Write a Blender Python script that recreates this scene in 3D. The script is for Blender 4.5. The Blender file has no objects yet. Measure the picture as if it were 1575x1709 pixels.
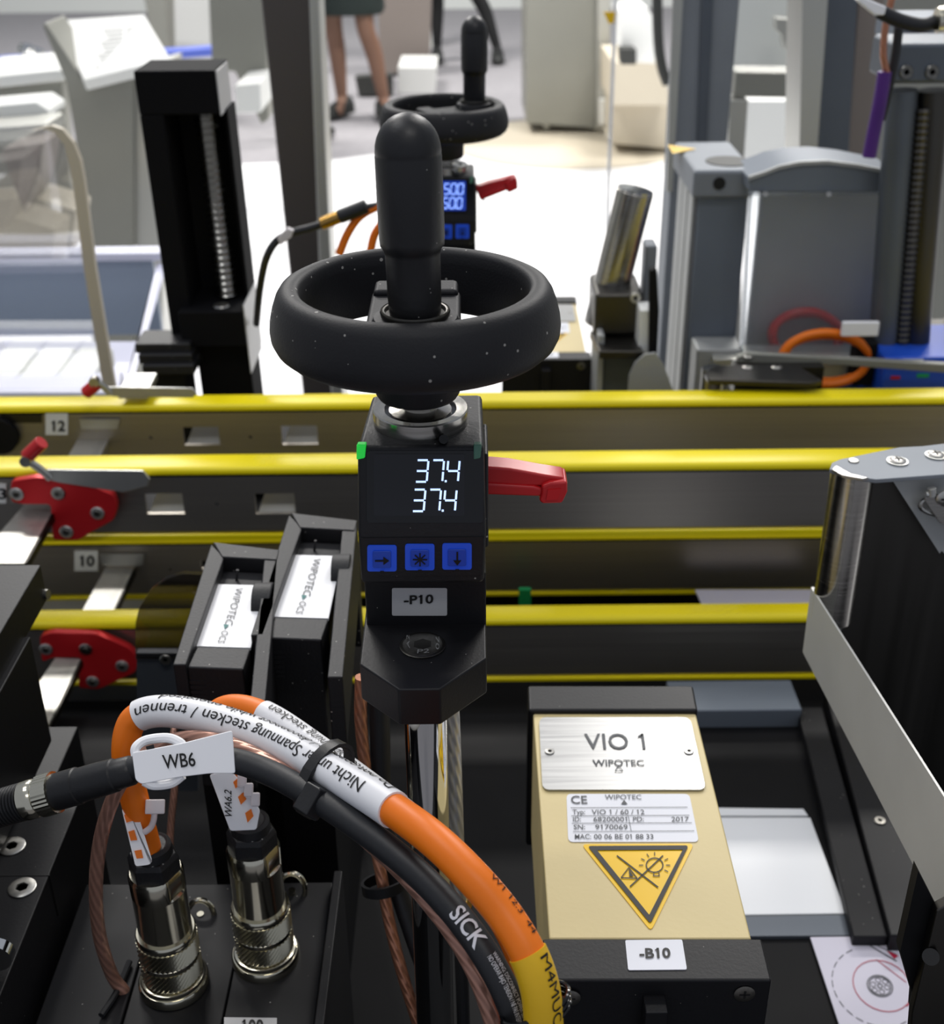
import bpy, math, random
from mathutils import Vector, Matrix
random.seed(4)
C = bpy.context.scene.collection
sc = bpy.context.scene
R = math.radians
# ---------------------------------------------------------------- camera
H = 1.40                       # camera height above the hall floor
F, CX, CY = 2094.0, 787.5, 854.5
TH, ROLL = R(28.0), R(0.54)
CAMP = Vector((0, 0, H))
fwd = Vector((0, math.cos(TH), -math.sin(TH)))
_r = Vector((1, 0, 0)); _u = Vector((0, math.sin(TH), math.cos(TH)))
rgt = _r * math.cos(ROLL) - _u * math.sin(ROLL)
upv = _u * math.cos(ROLL) + _r * math.sin(ROLL)
cam = bpy.data.cameras.new('camera'); camo = bpy.data.objects.new('camera', cam); C.objects.link(camo)
m = Matrix((rgt, upv, -fwd)).transposed().to_4x4(); m.translation = CAMP
camo.matrix_world = m
cam.sensor_fit = 'HORIZONTAL'; cam.sensor_width = 36; cam.lens = 36 * F / 1575
cam.clip_start = 0.01; cam.clip_end = 100
cam.dof.use_dof = True; cam.dof.focus_distance = 0.365; cam.dof.aperture_fstop = 24
sc.camera = camo
# ---------------------------------------------------------------- light
w = bpy.data.worlds.new('hall'); sc.world = w; w.use_nodes = True
bg = w.node_tree.nodes['Background']
bg.inputs[0].default_value = (0.80, 0.86, 1.0, 1); bg.inputs[1].default_value = 0.33
def area(name, loc, size, sy, power, col=(1, 0.97, 0.93), tgt=None):
    l = bpy.data.lights.new(name, 'AREA'); l.shape = 'RECTANGLE'; l.size = size; l.size_y = sy; l.energy = power; l.color = col
    o = bpy.data.objects.new(name, l); o.location = loc; C.objects.link(o)
    if tgt is not None:
        o.rotation_euler = (Vector(tgt) - Vector(loc)).to_track_quat('-Z', 'Y').to_euler()
    return o
for i, (x, y, e) in enumerate([(-1.5, 1.4, 15), (1.3, 2.2, 15), (-1.6, 4.6, 110), (1.6, 4.6, 110), (-1.8, 8.0, 170), (2.0, 8.0, 170)]):
    area('ceiling_lamp', (x, y, 4.2), 1.4, 0.35, e)
area('ceiling_lamp', (0.35, -0.9, 3.6), 1.0, 0.3, 9, tgt=(0, 0.4, 1.1))
area('ceiling_lamp', (-0.9, 0.5, 3.4), 0.3, 1.0, 6, (0.95, 0.97, 1), tgt=(0, 0.4, 1.1))
sc.view_settings.view_transform = 'Standard'; sc.view_settings.look = 'None'
sc.view_settings.gamma = 1; sc.view_settings.use_curve_mapping = False
sc.view_settings.exposure = 0.35

# ---------------------------------------------------------------- pixels to points on real planes
def ray(px, py): return fwd + rgt * ((px - CX) / F) - upv * ((py - CY) / F)
def P(px, py, Y):
    d = ray(px, py); return CAMP + d * (Y / d.y)
def PZ(px, py, z):            # z relative to the camera height
    d = ray(px, py); return CAMP + d * (z / d.z)
def SZ(px, py, Y): return Y / ray(px, py).y / F   # metres per pixel there (ray has axial length 1)
class Pl:
    def __init__(s, p, n): s.p = Vector(p); s.n = Vector(n).normalized()
    def hit(s, px, py, off=0.0):
        d = ray(px, py); t = (s.p - CAMP).dot(s.n) / d.dot(s.n)
        q = CAMP + d * t
        n = s.n if s.n.dot(d) < 0 else -s.n
        return q + n * off
def plane3(a, b, c): return Pl(a, (b - a).cross(c - a))
# ---------------------------------------------------------------- materials
def lin(h):
    if not isinstance(h, str): return (*h, 1)
    v = [int(h[i:i + 2], 16) / 255 for i in (0, 2, 4)]
    return tuple((c / 12.92 if c <= .04045 else ((c + .055) / 1.055) ** 2.4) for c in v) + (1,)
MATS = {}
def mat(name, col, rough=0.5, metal=0.0, var=0.0, vscale=30, bump=0.0, bscale=300, specks=0.0, emit=None, es=1.0,
        trans=0.0, alpha=1.0, brushed=None, coat=0.0, ior=1.45, knurl=0, twist=0, spec=0.5):
    m = bpy.data.materials.new(name); m.use_nodes = True; nt = m.node_tree; b = nt.nodes['Principled BSDF']
    c = lin(col); b.inputs['Base Color'].default_value = c; b.inputs['Roughness'].default_value = rough
    b.inputs['Metallic'].default_value = metal; b.inputs['Transmission Weight'].default_value = trans
    b.inputs['Alpha'].default_value = alpha; b.inputs['Coat Weight'].default_value = coat; b.inputs['IOR'].default_value = ior
    b.inputs['Specular IOR Level'].default_value = spec
    tc = nt.nodes.new('ShaderNodeTexCoord'); L = nt.links.new
    cur = None
    if var > 0:
        n = nt.nodes.new('ShaderNodeTexNoise'); n.inputs['Scale'].default_value = vscale; n.inputs['Detail'].default_value = 4
        if brushed:
            mp = nt.nodes.new('ShaderNodeMapping'); mp.inputs['Scale'].default_value = brushed; L(tc.outputs['Object'], mp.inputs[0]); L(mp.outputs[0], n.inputs['Vector'])
            rr = nt.nodes.new('ShaderNodeMapRange'); rr.inputs[3].default_value = max(rough - .12, .03); rr.inputs[4].default_value = rough + .12
            L(n.outputs[0], rr.inputs[0]); L(rr.outputs[0], b.inputs['Roughness'])
        else: L(tc.outputs['Object'], n.inputs['Vector'])
        r = nt.nodes.new('ShaderNodeValToRGB'); r.color_ramp.elements[0].position = .3; r.color_ramp.elements[1].position = .7
        r.color_ramp.elements[0].color = tuple(x * (1 - var) for x in c[:3]) + (1,)
        r.color_ramp.elements[1].color = tuple(min(x * (1 + var), 1) for x in c[:3]) + (1,)
        L(n.outputs[0], r.inputs[0]); cur = r.outputs[0]
    if specks > 0:
        v = nt.nodes.new('ShaderNodeTexVoronoi'); v.inputs['Scale'].default_value = 230; L(tc.outputs['Object'], v.inputs['Vector'])
        n2 = nt.nodes.new('ShaderNodeTexNoise'); n2.inputs['Scale'].default_value = 60; L(tc.outputs['Object'], n2.inputs['Vector'])
        ad = nt.nodes.new('ShaderNodeMath'); ad.operation = 'MULTIPLY'; ad.inputs[1].default_value = 0.28 * specks
        L(n2.outputs[0], ad.inputs[0])
        lt = nt.nodes.new('ShaderNodeMath'); lt.operation = 'LESS_THAN'; L(v.outputs['Distance'], lt.inputs[0]); L(ad.outputs[0], lt.inputs[1])
        mx = nt.nodes.new('ShaderNodeMix'); mx.data_type = 'RGBA'
        mx.inputs[6].default_value = c
        if cur: L(cur, mx.inputs[6])
        mx.inputs[7].default_value = (.28, .27, .25, 1); L(lt.outputs[0], mx.inputs[0]); cur = mx.outputs[2]
    if cur: L(cur, b.inputs['Base Color'])
    if bump > 0:
        n3 = nt.nodes.new('ShaderNodeTexNoise'); n3.inputs['Scale'].default_value = bscale; n3.inputs['Detail'].default_value = 3
        L(tc.outputs['Object'], n3.inputs['Vector'])
        bp = nt.nodes.new('ShaderNodeBump'); bp.inputs['Strength'].default_value = bump; bp.inputs['Distance'].default_value = .0005
        L(n3.outputs[0], bp.inputs['Height']); L(bp.outputs[0], b.inputs['Normal'])
    if twist:                      # stranded screen under the clear sheath: diagonal wave from the tube's UVs
        wv = nt.nodes.new('ShaderNodeTexWave'); wv.inputs['Scale'].default_value = 1.0; wv.bands_direction = 'DIAGONAL'
        wv.inputs['Distortion'].default_value = 1.5; wv.inputs['Detail'].default_value = 2
        mp = nt.nodes.new('ShaderNodeMapping'); mp.inputs['Scale'].default_value = (twist * 1.3, 4.0, 1)
        L(tc.outputs['UV'], mp.inputs[0]); L(mp.outputs[0], wv.inputs['Vector'])
        r = nt.nodes.new('ShaderNodeValToRGB'); r.color_ramp.elements[0].color = tuple(x * .7 for x in c[:3]) + (1,); r.color_ramp.elements[1].color = c
        L(wv.outputs[0], r.inputs[0]); L(r.outputs[0], b.inputs['Base Color'])
        bp = nt.nodes.new('ShaderNodeBump'); bp.inputs['Strength'].default_value = .5; bp.inputs['Distance'].default_value = .0003
        L(wv.outputs[0], bp.inputs['Height']); L(bp.outputs[0], b.inputs['Normal'])
    if emit:
        b.inputs['Emission Color'].default_value = lin(emit); b.inputs['Emission Strength'].default_value = es
    MATS[name] = m; return m
M = MATS
mat('black_plastic', '141417', .52, specks=.45, bump=.25, bscale=900)
mat('black_wheel', '151518', .58, specks=.6, bump=.15, bscale=1500, spec=.4)
mat('black_knob', '131315', .42, bump=.15, bscale=500, specks=.25)
mat('black_anodised', '0f0f12', .46, spec=.35, specks=.22, bump=.1, bscale=900)
mat('black_matte', '0a0a0c', .65, var=.3, spec=.25)
mat('sheet_grey', 'c2c2be', .45, .2, var=.04, vscale=30)
mat('black_column', '0c0c0f', .75, spec=.15)
mat('black_dust', '101013', .55, spec=.35, specks=.35, var=.3, vscale=40)
mat('black_glossy', '0c0c0f', .12)
mat('screen_glass', '15161c', .10, var=.2, vscale=20)
mat('screen_blue', '10205a', .2, emit='1c3fb0', es=.5)
mat('digit', 'dfe8ff', .5, emit='a8c4ff', es=1.05)
mat('digit_blue', 'a0b8ff', .5, emit='8fb2ff', es=1.2)
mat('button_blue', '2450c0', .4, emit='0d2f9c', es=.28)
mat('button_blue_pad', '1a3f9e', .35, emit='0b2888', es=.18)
mat('green_led', '2fd04a', .2, emit='1ec040', es=.5, trans=.3)
mat('green_led_dim', '5c8f78', .15, trans=.4)
mat('red_plastic', 'c01c22', .32, bump=.05)
mat('red_metal', 'd0242a', .35, metal=.35, bump=.05)
mat('steel', 'a9a7a2', .28, 1, var=.12, vscale=8, brushed=(1, 60, 200))
mat('steel_rail', 'aaa49b', .38, .9, var=.10, vscale=6, brushed=(1, 60, 300))
mat('steel_dark', '504e4a', .36, 1, var=.04, vscale=5, brushed=(30, 1, 1))
mat('steel_turned', 'b5b2ab', .22, 1, var=.15, vscale=60, brushed=(1, 1, 30))
mat('steel_bare', 'c4c4c0', .42, .9, var=.06, vscale=40)
mat('screw', 'b8b6b0', .3, .95, var=.2, vscale=300)
mat('screw_dark', '77756f', .3, .95, var=.25, vscale=400)
mat('nickel', 'c9c4b2', .16, 1)
mat('nickel_rough', 'b5b09c', .28, 1)
mat('chrome', 'd8d8d6', .06, 1)
mat('brass', 'b08a4a', .22, 1)
mat('plate_brushed', 'a6a6a5', .34, .9, var=.10, vscale=10, brushed=(2, 90, 1))
mat('aluminium', '858a90', .6, .35, var=.05, vscale=20)
mat('aluminium_light', 'aaacab', .55, .4, var=.05, vscale=20)
mat('aluminium_dark', '5a6068', .45, .4, var=.05, vscale=20)
mat('slate', '6e7680', .5, .15)
mat('yellow_rail', 'f0dc08', .38, spec=.4)
mat('yellow_sleeve', 'e0b21a', .42, bump=.1)
mat('yellow_sign', 'f2c314', .3, var=.03)
mat('cream', 'd2c08c', .45, var=.035, vscale=25, bump=.08, bscale=500)
mat('orange', 'ec760e', .45, bump=.08, bscale=400)
mat('cable_black', '1d1e21', .5, bump=.12, bscale=500)
mat('cable_purple', '4d2178', .5)
mat('copper_screen', 'b98a78', .3, .5, twist=1)
mat('copper', 'c08468', .3, .6, twist=1)
mat('braid', 'b9b9b6', .35, .7, twist=1)
mat('white_sleeve', 'e9e9ec', .38)
mat('white_tag', 'f2f2f4', .4)
mat('white_label', 'dfe1e8', .45, var=.02)
mat('grey_label', 'b5b5b6', .4, .2)
mat('ink', '0b0b0c', .5)
mat('ink_grey', '45484c', .5)
mat('ink_teal', '1c6f6c', .5)
mat('white_print', 'd8d8de', .5)
mat('clear', 'f4f6f8', .03, trans=1, ior=1.1, alpha=.35)
mat('frosted', 'e2e8ee', .25, trans=.9, ior=1.05, alpha=.6)
mat('clear_edge', 'f4f6f8', .15, trans=.3)
mat('smoked', '4a4440', .08, trans=.85, alpha=.7, ior=1.1)
mat('clip_clear', 'f6f0f2', .25, trans=.35)
mat('white_gloss', 'f2f3f4', .18)
mat('white_paint', 'e6e6e2', .5)
mat('floor_white', 'f4f4f5', .22)
mat('carpet', '8f8d90', .8, var=.06, vscale=20)
mat('wall_white', 'd9dcd8', .7)
mat('taupe', '857c76', .5, .2)
mat('post_brown', '57524f', .38, .5)
mat('bg_grey', '8c8c84', .45, .35, var=.05, vscale=3)
mat('bg_steel', 'b9b9b2', .35, .6, var=.06, vscale=3)
mat('bg_white', 'e4e5e1', .45)
mat('bg_dark', '3a3b38', .6)
mat('bg_beige', 'c4bba8', .55)
mat('bin_blue', '8f9cae', .45)
mat('bin_rim', 'cfd0e2', .4)
mat('blue_ring', '4f62b8', .4)
mat('blue_box', '1f4fc0', .35)
mat('skin', '80604f', .5)
mat('skirt', '26302e', .8)
mat('trousers', '141516', .8)
mat('shoe', '1e201e', .5)
mat('hair', '2a1d14', .7)
mat('shirt', 'b8bcc0', .8)
mat('green_tape', '16a05c', .5)
mat('pcb', '3a4a1a', .5, var=.4, vscale=200)
mat('drawing_paper', 'd2cedb', .5)
mat('red_ink', 'b02040', .5)
mat('ruler', 'c2c0ba', .34, .8, var=.05)
# ---------------------------------------------------------------- mesh builder
def frame(ax, ref=None):
    ax = Vector(ax).normalized()
    if ref is None: ref = Vector((1, 0, 0)) if abs(ax.x) < .9 else Vector((0, 1, 0))
    a = (Vector(ref) - ax * ax.dot(Vector(ref))).normalized(); return a, ax.cross(a), ax
class MB:
    def __init__(s): s.v = []; s.f = []; s.uv = {}
    def add(s, vs, fs):
        o = len(s.v); s.v += [Vector(v) for v in vs]; s.f += [tuple(i + o for i in f) for f in fs]; return s
    def prism(s, pts, vec):
        n = len(pts); vec = Vector(vec); a = [Vector(p) for p in pts]; b = [p + vec for p in a]
        nrm = Vector((0, 0, 0))
        for i in range(n): nrm += a[i].cross(a[(i + 1) % n])
        if nrm.dot(vec) > 0: a.reverse(); b.reverse()
        return s.add(a + b, [tuple(range(n)), tuple(range(2 * n - 1, n - 1, -1))] + [(i, i + n, (i + 1) % n + n, (i + 1) % n) for i in range(n)])
    def box(s, c, sz, ax=None):
        c = Vector(c); X, Y, Z = ax if ax else (Vector((1, 0, 0)), Vector((0, 1, 0)), Vector((0, 0, 1)))
        hx, hy, hz = sz[0] / 2, sz[1] / 2, sz[2] / 2
        p = [c - X * hx - Y * hy - Z * hz, c + X * hx - Y * hy - Z * hz, c + X * hx + Y * hy - Z * hz, c - X * hx + Y * hy - Z * hz]
        return s.prism(p, Z * sz[2])
    def bx(s, x0, x1, y0, y1, z0, z1): return s.box(((x0 + x1) / 2, (y0 + y1) / 2, (z0 + z1) / 2), (abs(x1 - x0), abs(y1 - y0), abs(z1 - z0)))
    def pbox(s, x0, x1, yt, yb, Y, dep):   # upright box whose front face is seen in this pixel rectangle at depth Y
        xm, ym = (x0 + x1) / 2, (yt + yb) / 2
        return s.bx(P(x0, ym, Y).x, P(x1, ym, Y).x, Y, Y + dep, P(xm, yb, Y).z, P(xm, yt, Y).z)
    def vp(s, pts, Y, th): return s.prism([P(x, y, Y) for x, y in pts], (0, th, 0))
    def hp(s, pts, z, th): return s.prism([PZ(x, y, z) for x, y in pts], (0, 0, -th))
    def on(s, pl, pts, off=.0002, th=.0003):
        ps = [pl.hit(x, y, off) for x, y in pts]; n = pl.n if pl.n.dot(CAMP - pl.p) > 0 else -pl.n
        return s.prism(ps, -n * th)
    def lathe(s, prof, org, ax=(0, 0, 1), seg=48, wave=None):
        a, b, z = frame(ax); org = Vector(org); n = len(prof); vs = []
        for k in range(seg):
            t = 2 * math.pi * k / seg; d = a * math.cos(t) + b * math.sin(t)
            for i, (r, h) in enumerate(prof):
                rr = r * (wave(k, i) if wave else 1); vs.append(org + d * rr + z * h)
        fs = []
        for k in range(seg):
            k2 = (k + 1) % seg
            for i in range(n - 1): fs.append((k * n + i, k2 * n + i, k2 * n + i + 1, k * n + i + 1))
        if prof[0][0] > 1e-6 and prof[0] != prof[-1]: fs.append(tuple(k * n for k in range(seg - 1, -1, -1)))
        if prof[-1][0] > 1e-6 and prof[0] != prof[-1]: fs.append(tuple(k * n + n - 1 for k in range(seg)))
        s.add(vs, fs); return s
    def cyl(s, a, b, r, seg=24, r2=None):
        a = Vector(a); b = Vector(b); return s.lathe([(r, 0), (r if r2 is None else r2, (b - a).length)], a, b - a, seg)
    def tube(s, pts, r, seg=14, n=None, caps=True):
        n = n or max(8, len(pts) * 6); p = spline(pts, n) if len(pts) > 2 else [Vector(q) for q in pts]
        rs = r if callable(r) else (lambda t: r)
        o = len(s.v); N = len(p); fr = None; L = 0; la = [0]
        for i in range(1, N): L += (p[i] - p[i - 1]).length; la.append(L)
        for i in range(N):
            t = (p[min(i + 1, N - 1)] - p[max(i - 1, 0)]).normalized()
            if fr is None: fr = frame(t)[0]
            fr = (fr - t * t.dot(fr)).normalized(); b = t.cross(fr); rad = rs(i / (N - 1))
            for k in range(seg):
                a = 2 * math.pi * k / seg; s.v.append(p[i] + fr * math.cos(a) * rad + b * math.sin(a) * rad)
        for i in range(N - 1):
            for k in range(seg):
                k2 = (k + 1) % seg; fc = (o + i * seg + k, o + i * seg + k2, o + (i + 1) * seg + k2, o + (i + 1) * seg + k)
                s.f.append(fc); c = 2 * math.pi * rs(0)
                s.uv[len(s.f) - 1] = ((la[i] / c, k / seg), (la[i] / c, (k + 1) / seg), (la[i + 1] / c, (k + 1) / seg), (la[i + 1] / c, k / seg))
        if caps: s.f.append(tuple(o + k for k in range(seg - 1, -1, -1))); s.f.append(tuple(o + (N - 1) * seg + k for k in range(seg)))
        return s
    def build(s, name, material, parent=None, bevel=0, smooth=35, seg=2):
        lo = [min(v[i] for v in s.v) for i in range(3)]; hi = [max(v[i] for v in s.v) for i in range(3)]
        org = Vector(((lo[0] + hi[0]) / 2, (lo[1] + hi[1]) / 2, lo[2]))
        base = Vector((0, 0, 0)); q = parent
        while q: base += q.location; q = q.parent
        me = bpy.data.meshes.new(name); me.from_pydata([tuple(v - org) for v in s.v], [], s.f)
        if s.uv:
            ul = me.uv_layers.new(name='uv')
            for fi, uvs in s.uv.items():
                for li, u in zip(me.polygons[fi].loop_indices, uvs): ul.data[li].uv = u
        me.materials.append(M[material] if isinstance(material, str) else material)
        me.update()
        if smooth: me.shade_smooth(); me.set_sharp_from_angle(angle=R(smooth))
        o = bpy.data.objects.new(name, me); C.objects.link(o); o.location = org - base
        if parent: o.parent = parent
        if bevel:
            md = o.modifiers.new('bevel', 'BEVEL'); md.width = bevel; md.segments = seg; md.limit_method = 'ANGLE'; md.angle_limit = R(40)
            md.harden_normals = True
        return o
def spline(pts, n):
    p = [Vector(q) for q in pts]; p = [p[0] * 2 - p[1]] + p + [p[-1] * 2 - p[-2]]
    out = []; k = len(p) - 3
    for i in range(n + 1):
        t = i / n * k; j = min(int(t), k - 1); u = t - j; a, b, c, d = p[j:j + 4]
        out.append(.5 * ((2 * b) + (c - a) * u + (2 * a - 5 * b + 4 * c - d) * u * u + (-a + 3 * b - 3 * c + d) * u ** 3))
    return out
def tag(o, label, cat=None, group=None, kind=None):
    if label: o['label'] = label
    if cat: o['category'] = cat
    if group: o['group'] = group
    if kind: o['kind'] = kind
    return o
def thing(name, loc, label, cat, group=None):
    o = bpy.data.objects.new(name, None); o.empty_display_size = .01; o.location = loc; C.objects.link(o)
    return tag(o, label, cat, group)
def copy_tree(o, parent=None):
    c = o.copy(); C.objects.link(c); c.parent = parent
    for ch in list(o.children): copy_tree(ch, c)
    return c
# ---------------------------------------------------------------- lettering
_tc = {}
def glyphs(body, bold=0.0):
    k = (body, bold)
    if k not in _tc:
        cu = bpy.data.curves.new('t', 'FONT'); cu.body = body; cu.size = 1; cu.offset = bold; cu.resolution_u = 3
        ob = bpy.data.objects.new('t', cu); me = bpy.data.meshes.new_from_object(ob)
        _tc[k] = ([tuple(v.co) for v in me.vertices], [tuple(p.vertices) for p in me.polygons])
        bpy.data.objects.remove(ob); bpy.data.meshes.remove(me); bpy.data.curves.remove(cu)
        if '1' in body and len(body) > 1 or body == '1':     # give the figure one its flag
            vs, fs = _tc[k]; vs = list(vs); fs = list(fs)
            for i, ch in enumerate(body):
                if ch == '1':
                    xr = max(v[0] for v in glyph_raw(body[:i + 1])); o = len(vs)
                    vs += [(xr - .03, .70, 0), (xr - .03, .58, 0), (xr - .22, .50, 0), (xr - .22, .58, 0)]; fs.append((o, o + 3, o + 2, o + 1))
            _tc[k] = (vs, fs)
    return _tc[k]
_rw = {}
def glyph_raw(body):
    if body not in _rw:
        cu = bpy.data.curves.new('t', 'FONT'); cu.body = body; cu.size = 1; cu.resolution_u = 1
        ob = bpy.data.objects.new('t', cu); me = bpy.data.meshes.new_from_object(ob); _rw[body] = [tuple(v.co) for v in me.vertices]
        bpy.data.objects.remove(ob); bpy.data.meshes.remove(me); bpy.data.curves.remove(cu)
    return _rw[body]
def sliced(body, bold):       # cut the letters into short bands so that they bend round a cable
    import bmesh
    vs, fs = glyphs(body, bold); me = bpy.data.meshes.new('t'); me.from_pydata(vs, [], fs); bm = bmesh.new(); bm.from_mesh(me)
    for k in range(-3, 10): bmesh.ops.bisect_plane(bm, geom=bm.verts[:] + bm.edges[:] + bm.faces[:], plane_co=(0, k * .1 + .02, 0), plane_no=(0, 1, 0))
    bm.verts.index_update(); r = ([tuple(v.co) for v in bm.verts], [tuple(v.index for v in f.verts) for f in bm.faces])
    bm.free(); bpy.data.meshes.remove(me); return r
CAP = .70
def text_on(mb, body, pl, a, b, h, off=.0003, bold=0.0, slant=0):
    """letters from pixel a to pixel b on plane pl, capitals reaching pixel h above a"""
    A = pl.hit(*a, off); Rv = pl.hit(*b, off) - A; Uv = pl.hit(*h, off) - A
    vs, fs = glyphs(body, bold); W = max(v[0] for v in vs); x0 = min(v[0] for v in vs)
    mb.add([A + Rv * ((v[0] - x0) / (W - x0)) + Uv * (v[1] / CAP) + Rv.normalized() * (v[1] * slant) for v in vs], fs); return mb
def text_wrap(mb, body, pts, s0, s1, r, h, ang=0.0, off=.0002, bold=0.0):
    """letters wrapped on a cable: s0..s1 are fractions of the path, h the cap height, ang turns about the cable"""
    path = spline(pts, 120); la = [0]
    for i in range(1, len(path)): la.append(la[-1] + (path[i] - path[i - 1]).length)
    Lt = la[-1]; vs, fs = sliced(body, bold); W = max(v[0] for v in vs); out = []
    for v in vs:
        s = (s0 + (s1 - s0) * v[0] / W) * Lt; s = min(max(s, 0), Lt * .9999); i = 0
        lo, hi = 0, len(la) - 2
        while lo < hi:
            mid = (lo + hi + 1) // 2
            if la[mid] <= s: lo = mid
            else: hi = mid - 1
        i = lo; u = (s - la[i]) / max(la[i + 1] - la[i], 1e-9); p = path[i].lerp(path[i + 1], u)
        t = (path[min(i + 2, len(path) - 1)] - path[max(i - 1, 0)]).normalized()
        n = CAMP - p; n = (n - t * t.dot(n)).normalized(); up = n.cross(t)
        a = ang + (v[1] - CAP / 2) * h / CAP / r
        out.append(p + (n * math.cos(a) + up * math.sin(a)) * (r + off))
    mb.add(out, fs); return mb
def line_on(mb, pl, pts, wpx, off=.0003):
    for (x0, y0), (x1, y1) in zip(pts[:-1], pts[1:]):
        L = math.hypot(x1 - x0, y1 - y0) or 1; nx, ny = -(y1 - y0) / L * wpx / 2, (x1 - x0) / L * wpx / 2
        q = [(x0 + nx, y0 + ny), (x1 + nx, y1 + ny), (x1 - nx, y1 - ny), (x0 - nx, y0 - ny)]
        mb.add([pl.hit(x, y, off) for x, y in q], [(3, 2, 1, 0)])
    return mb
def rrect(x0, y0, x1, y1, r, n=4):
    out = []
    for cx, cy, a0 in ((x1 - r, y0 + r, -90), (x1 - r, y1 - r, 0), (x0 + r, y1 - r, 90), (x0 + r, y0 + r, 180)):
        for k in range(n + 1):
            a = R(a0 + 90 * k / n); out.append((cx + r * math.cos(a), cy + r * math.sin(a)))
    return out
def rquad(q, r, n=4):       # any polygon in pixels with rounded corners
    out = []; N = len(q)
    for i in range(N):
        p = Vector(q[i]); a = (Vector(q[i - 1]) - p).normalized() * r; b = (Vector(q[(i + 1) % N]) - p).normalized() * r
        for k in range(n + 1):
            t = k / n; out.append(tuple((p + a) * (1 - t) ** 2 + p * 2 * t * (1 - t) + (p + b) * t * t))
    return out
def screw(parent, pos, ax, r, name='screw', m_='screw', kind='hex', dome=.25):
    """countersunk or pan screw head with its socket"""
    h = r * dome; a, b, z = frame(ax); pos = Vector(pos)
    mb = MB()
    if kind == 'hex':   # ring head around a real hexagonal socket
        n = 36; hexr = lambda t: r * .46 / max(math.cos((t + math.pi / 6) % (math.pi / 3) - math.pi / 6), .5) * .87
        vs = []; 
        for k in range(n):
            t = 2 * math.pi * k / n; d = a * math.cos(t) + b * math.sin(t)
            vs += [pos + d * r, pos + d * r + z * h * .6, pos + d * r * .9 + z * h, pos + d * hexr(t) + z * h * .9, pos + d * hexr(t) * .95 - z * r * .1]
        fs = []
        for k in range(n):
            k2 = (k + 1) % n
            for i in range(4): fs.append((k * 5 + i, k2 * 5 + i, k2 * 5 + i + 1, k * 5 + i + 1))
        fs.append(tuple(k * 5 + 4 for k in range(n))); mb.add(vs, fs)
        o = mb.build(name, m_, parent)
    else:
        mb.lathe([(0, -.0001), (r, -.0001), (r, h * .3), (r * .8, h * .8), (r * .4, h), (0, h * 1.05)], pos, ax, 28); o = mb.build(name, m_, parent)
    sk = MB()
    if kind == 'hex': sk.lathe([(0, 0), (r * .40, 0)], pos + z * (r * .02), ax, 6)
    else:
        for k in (0, 1): sk.box(pos + z * h, ((r * 1.0, r * .22)[k], (r * .22, r * 1.0)[k], h * .4), (a, b, z))
    sk.build('socket', 'ink', o, smooth=0)
    return o
def struct(mb, name, material, **k):
    o = mb.build(name, material, None, **k); o['kind'] = 'structure'; return o
# ================================================================ HALL
MB().bx(-9, 9, -3, 14, -.12, 0).build('floor', 'carpet')['kind'] = 'structure'
struct(MB().bx(-9, 9, 13, 13.2, 0, 4.6), 'wall_back', 'wall_white')
struct(MB().bx(-9.2, -9, -3, 13.2, 0, 4.6), 'wall_left', 'wall_white')
struct(MB().bx(9, 9.2, -3, 13.2, 0, 4.6), 'wall_right', 'wall_white')
# glossy white plinth floor under the machine
pf = [(548, 268), (640, 256), (760, 248), (860, 247), (905, 252), (1010, 262), (1080, 258), (1140, 252)]
q = [PZ(x, y, -H + .02) for x, y in pf]
q += [Vector((4.5, q[-1].y, .02)), Vector((4.5, .2, .02)), Vector((-4.5, .2, .02)), Vector((-4.5, q[0].y - .6, .02))]
struct(MB().prism(q, (0, 0, -.02)), 'floor_platform', 'floor_white')
def sub(pts, i0, i1, n):
    p = [Vector(q) for q in pts]; p = [p[0] * 2 - p[1]] + p + [p[-1] * 2 - p[-2]]; out = []
    for i in range(n + 1):
        t = i0 + (i1 - i0) * i / n; j = min(int(t), len(p) - 4); u = t - j; a, b, c, d = p[j:j + 4]
        out.append(.5 * ((2 * b) + (c - a) * u + (2 * a - 5 * b + 4 * c - d) * u * u + (-a + 3 * b - 3 * c + d) * u ** 3))
    return out
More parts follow.
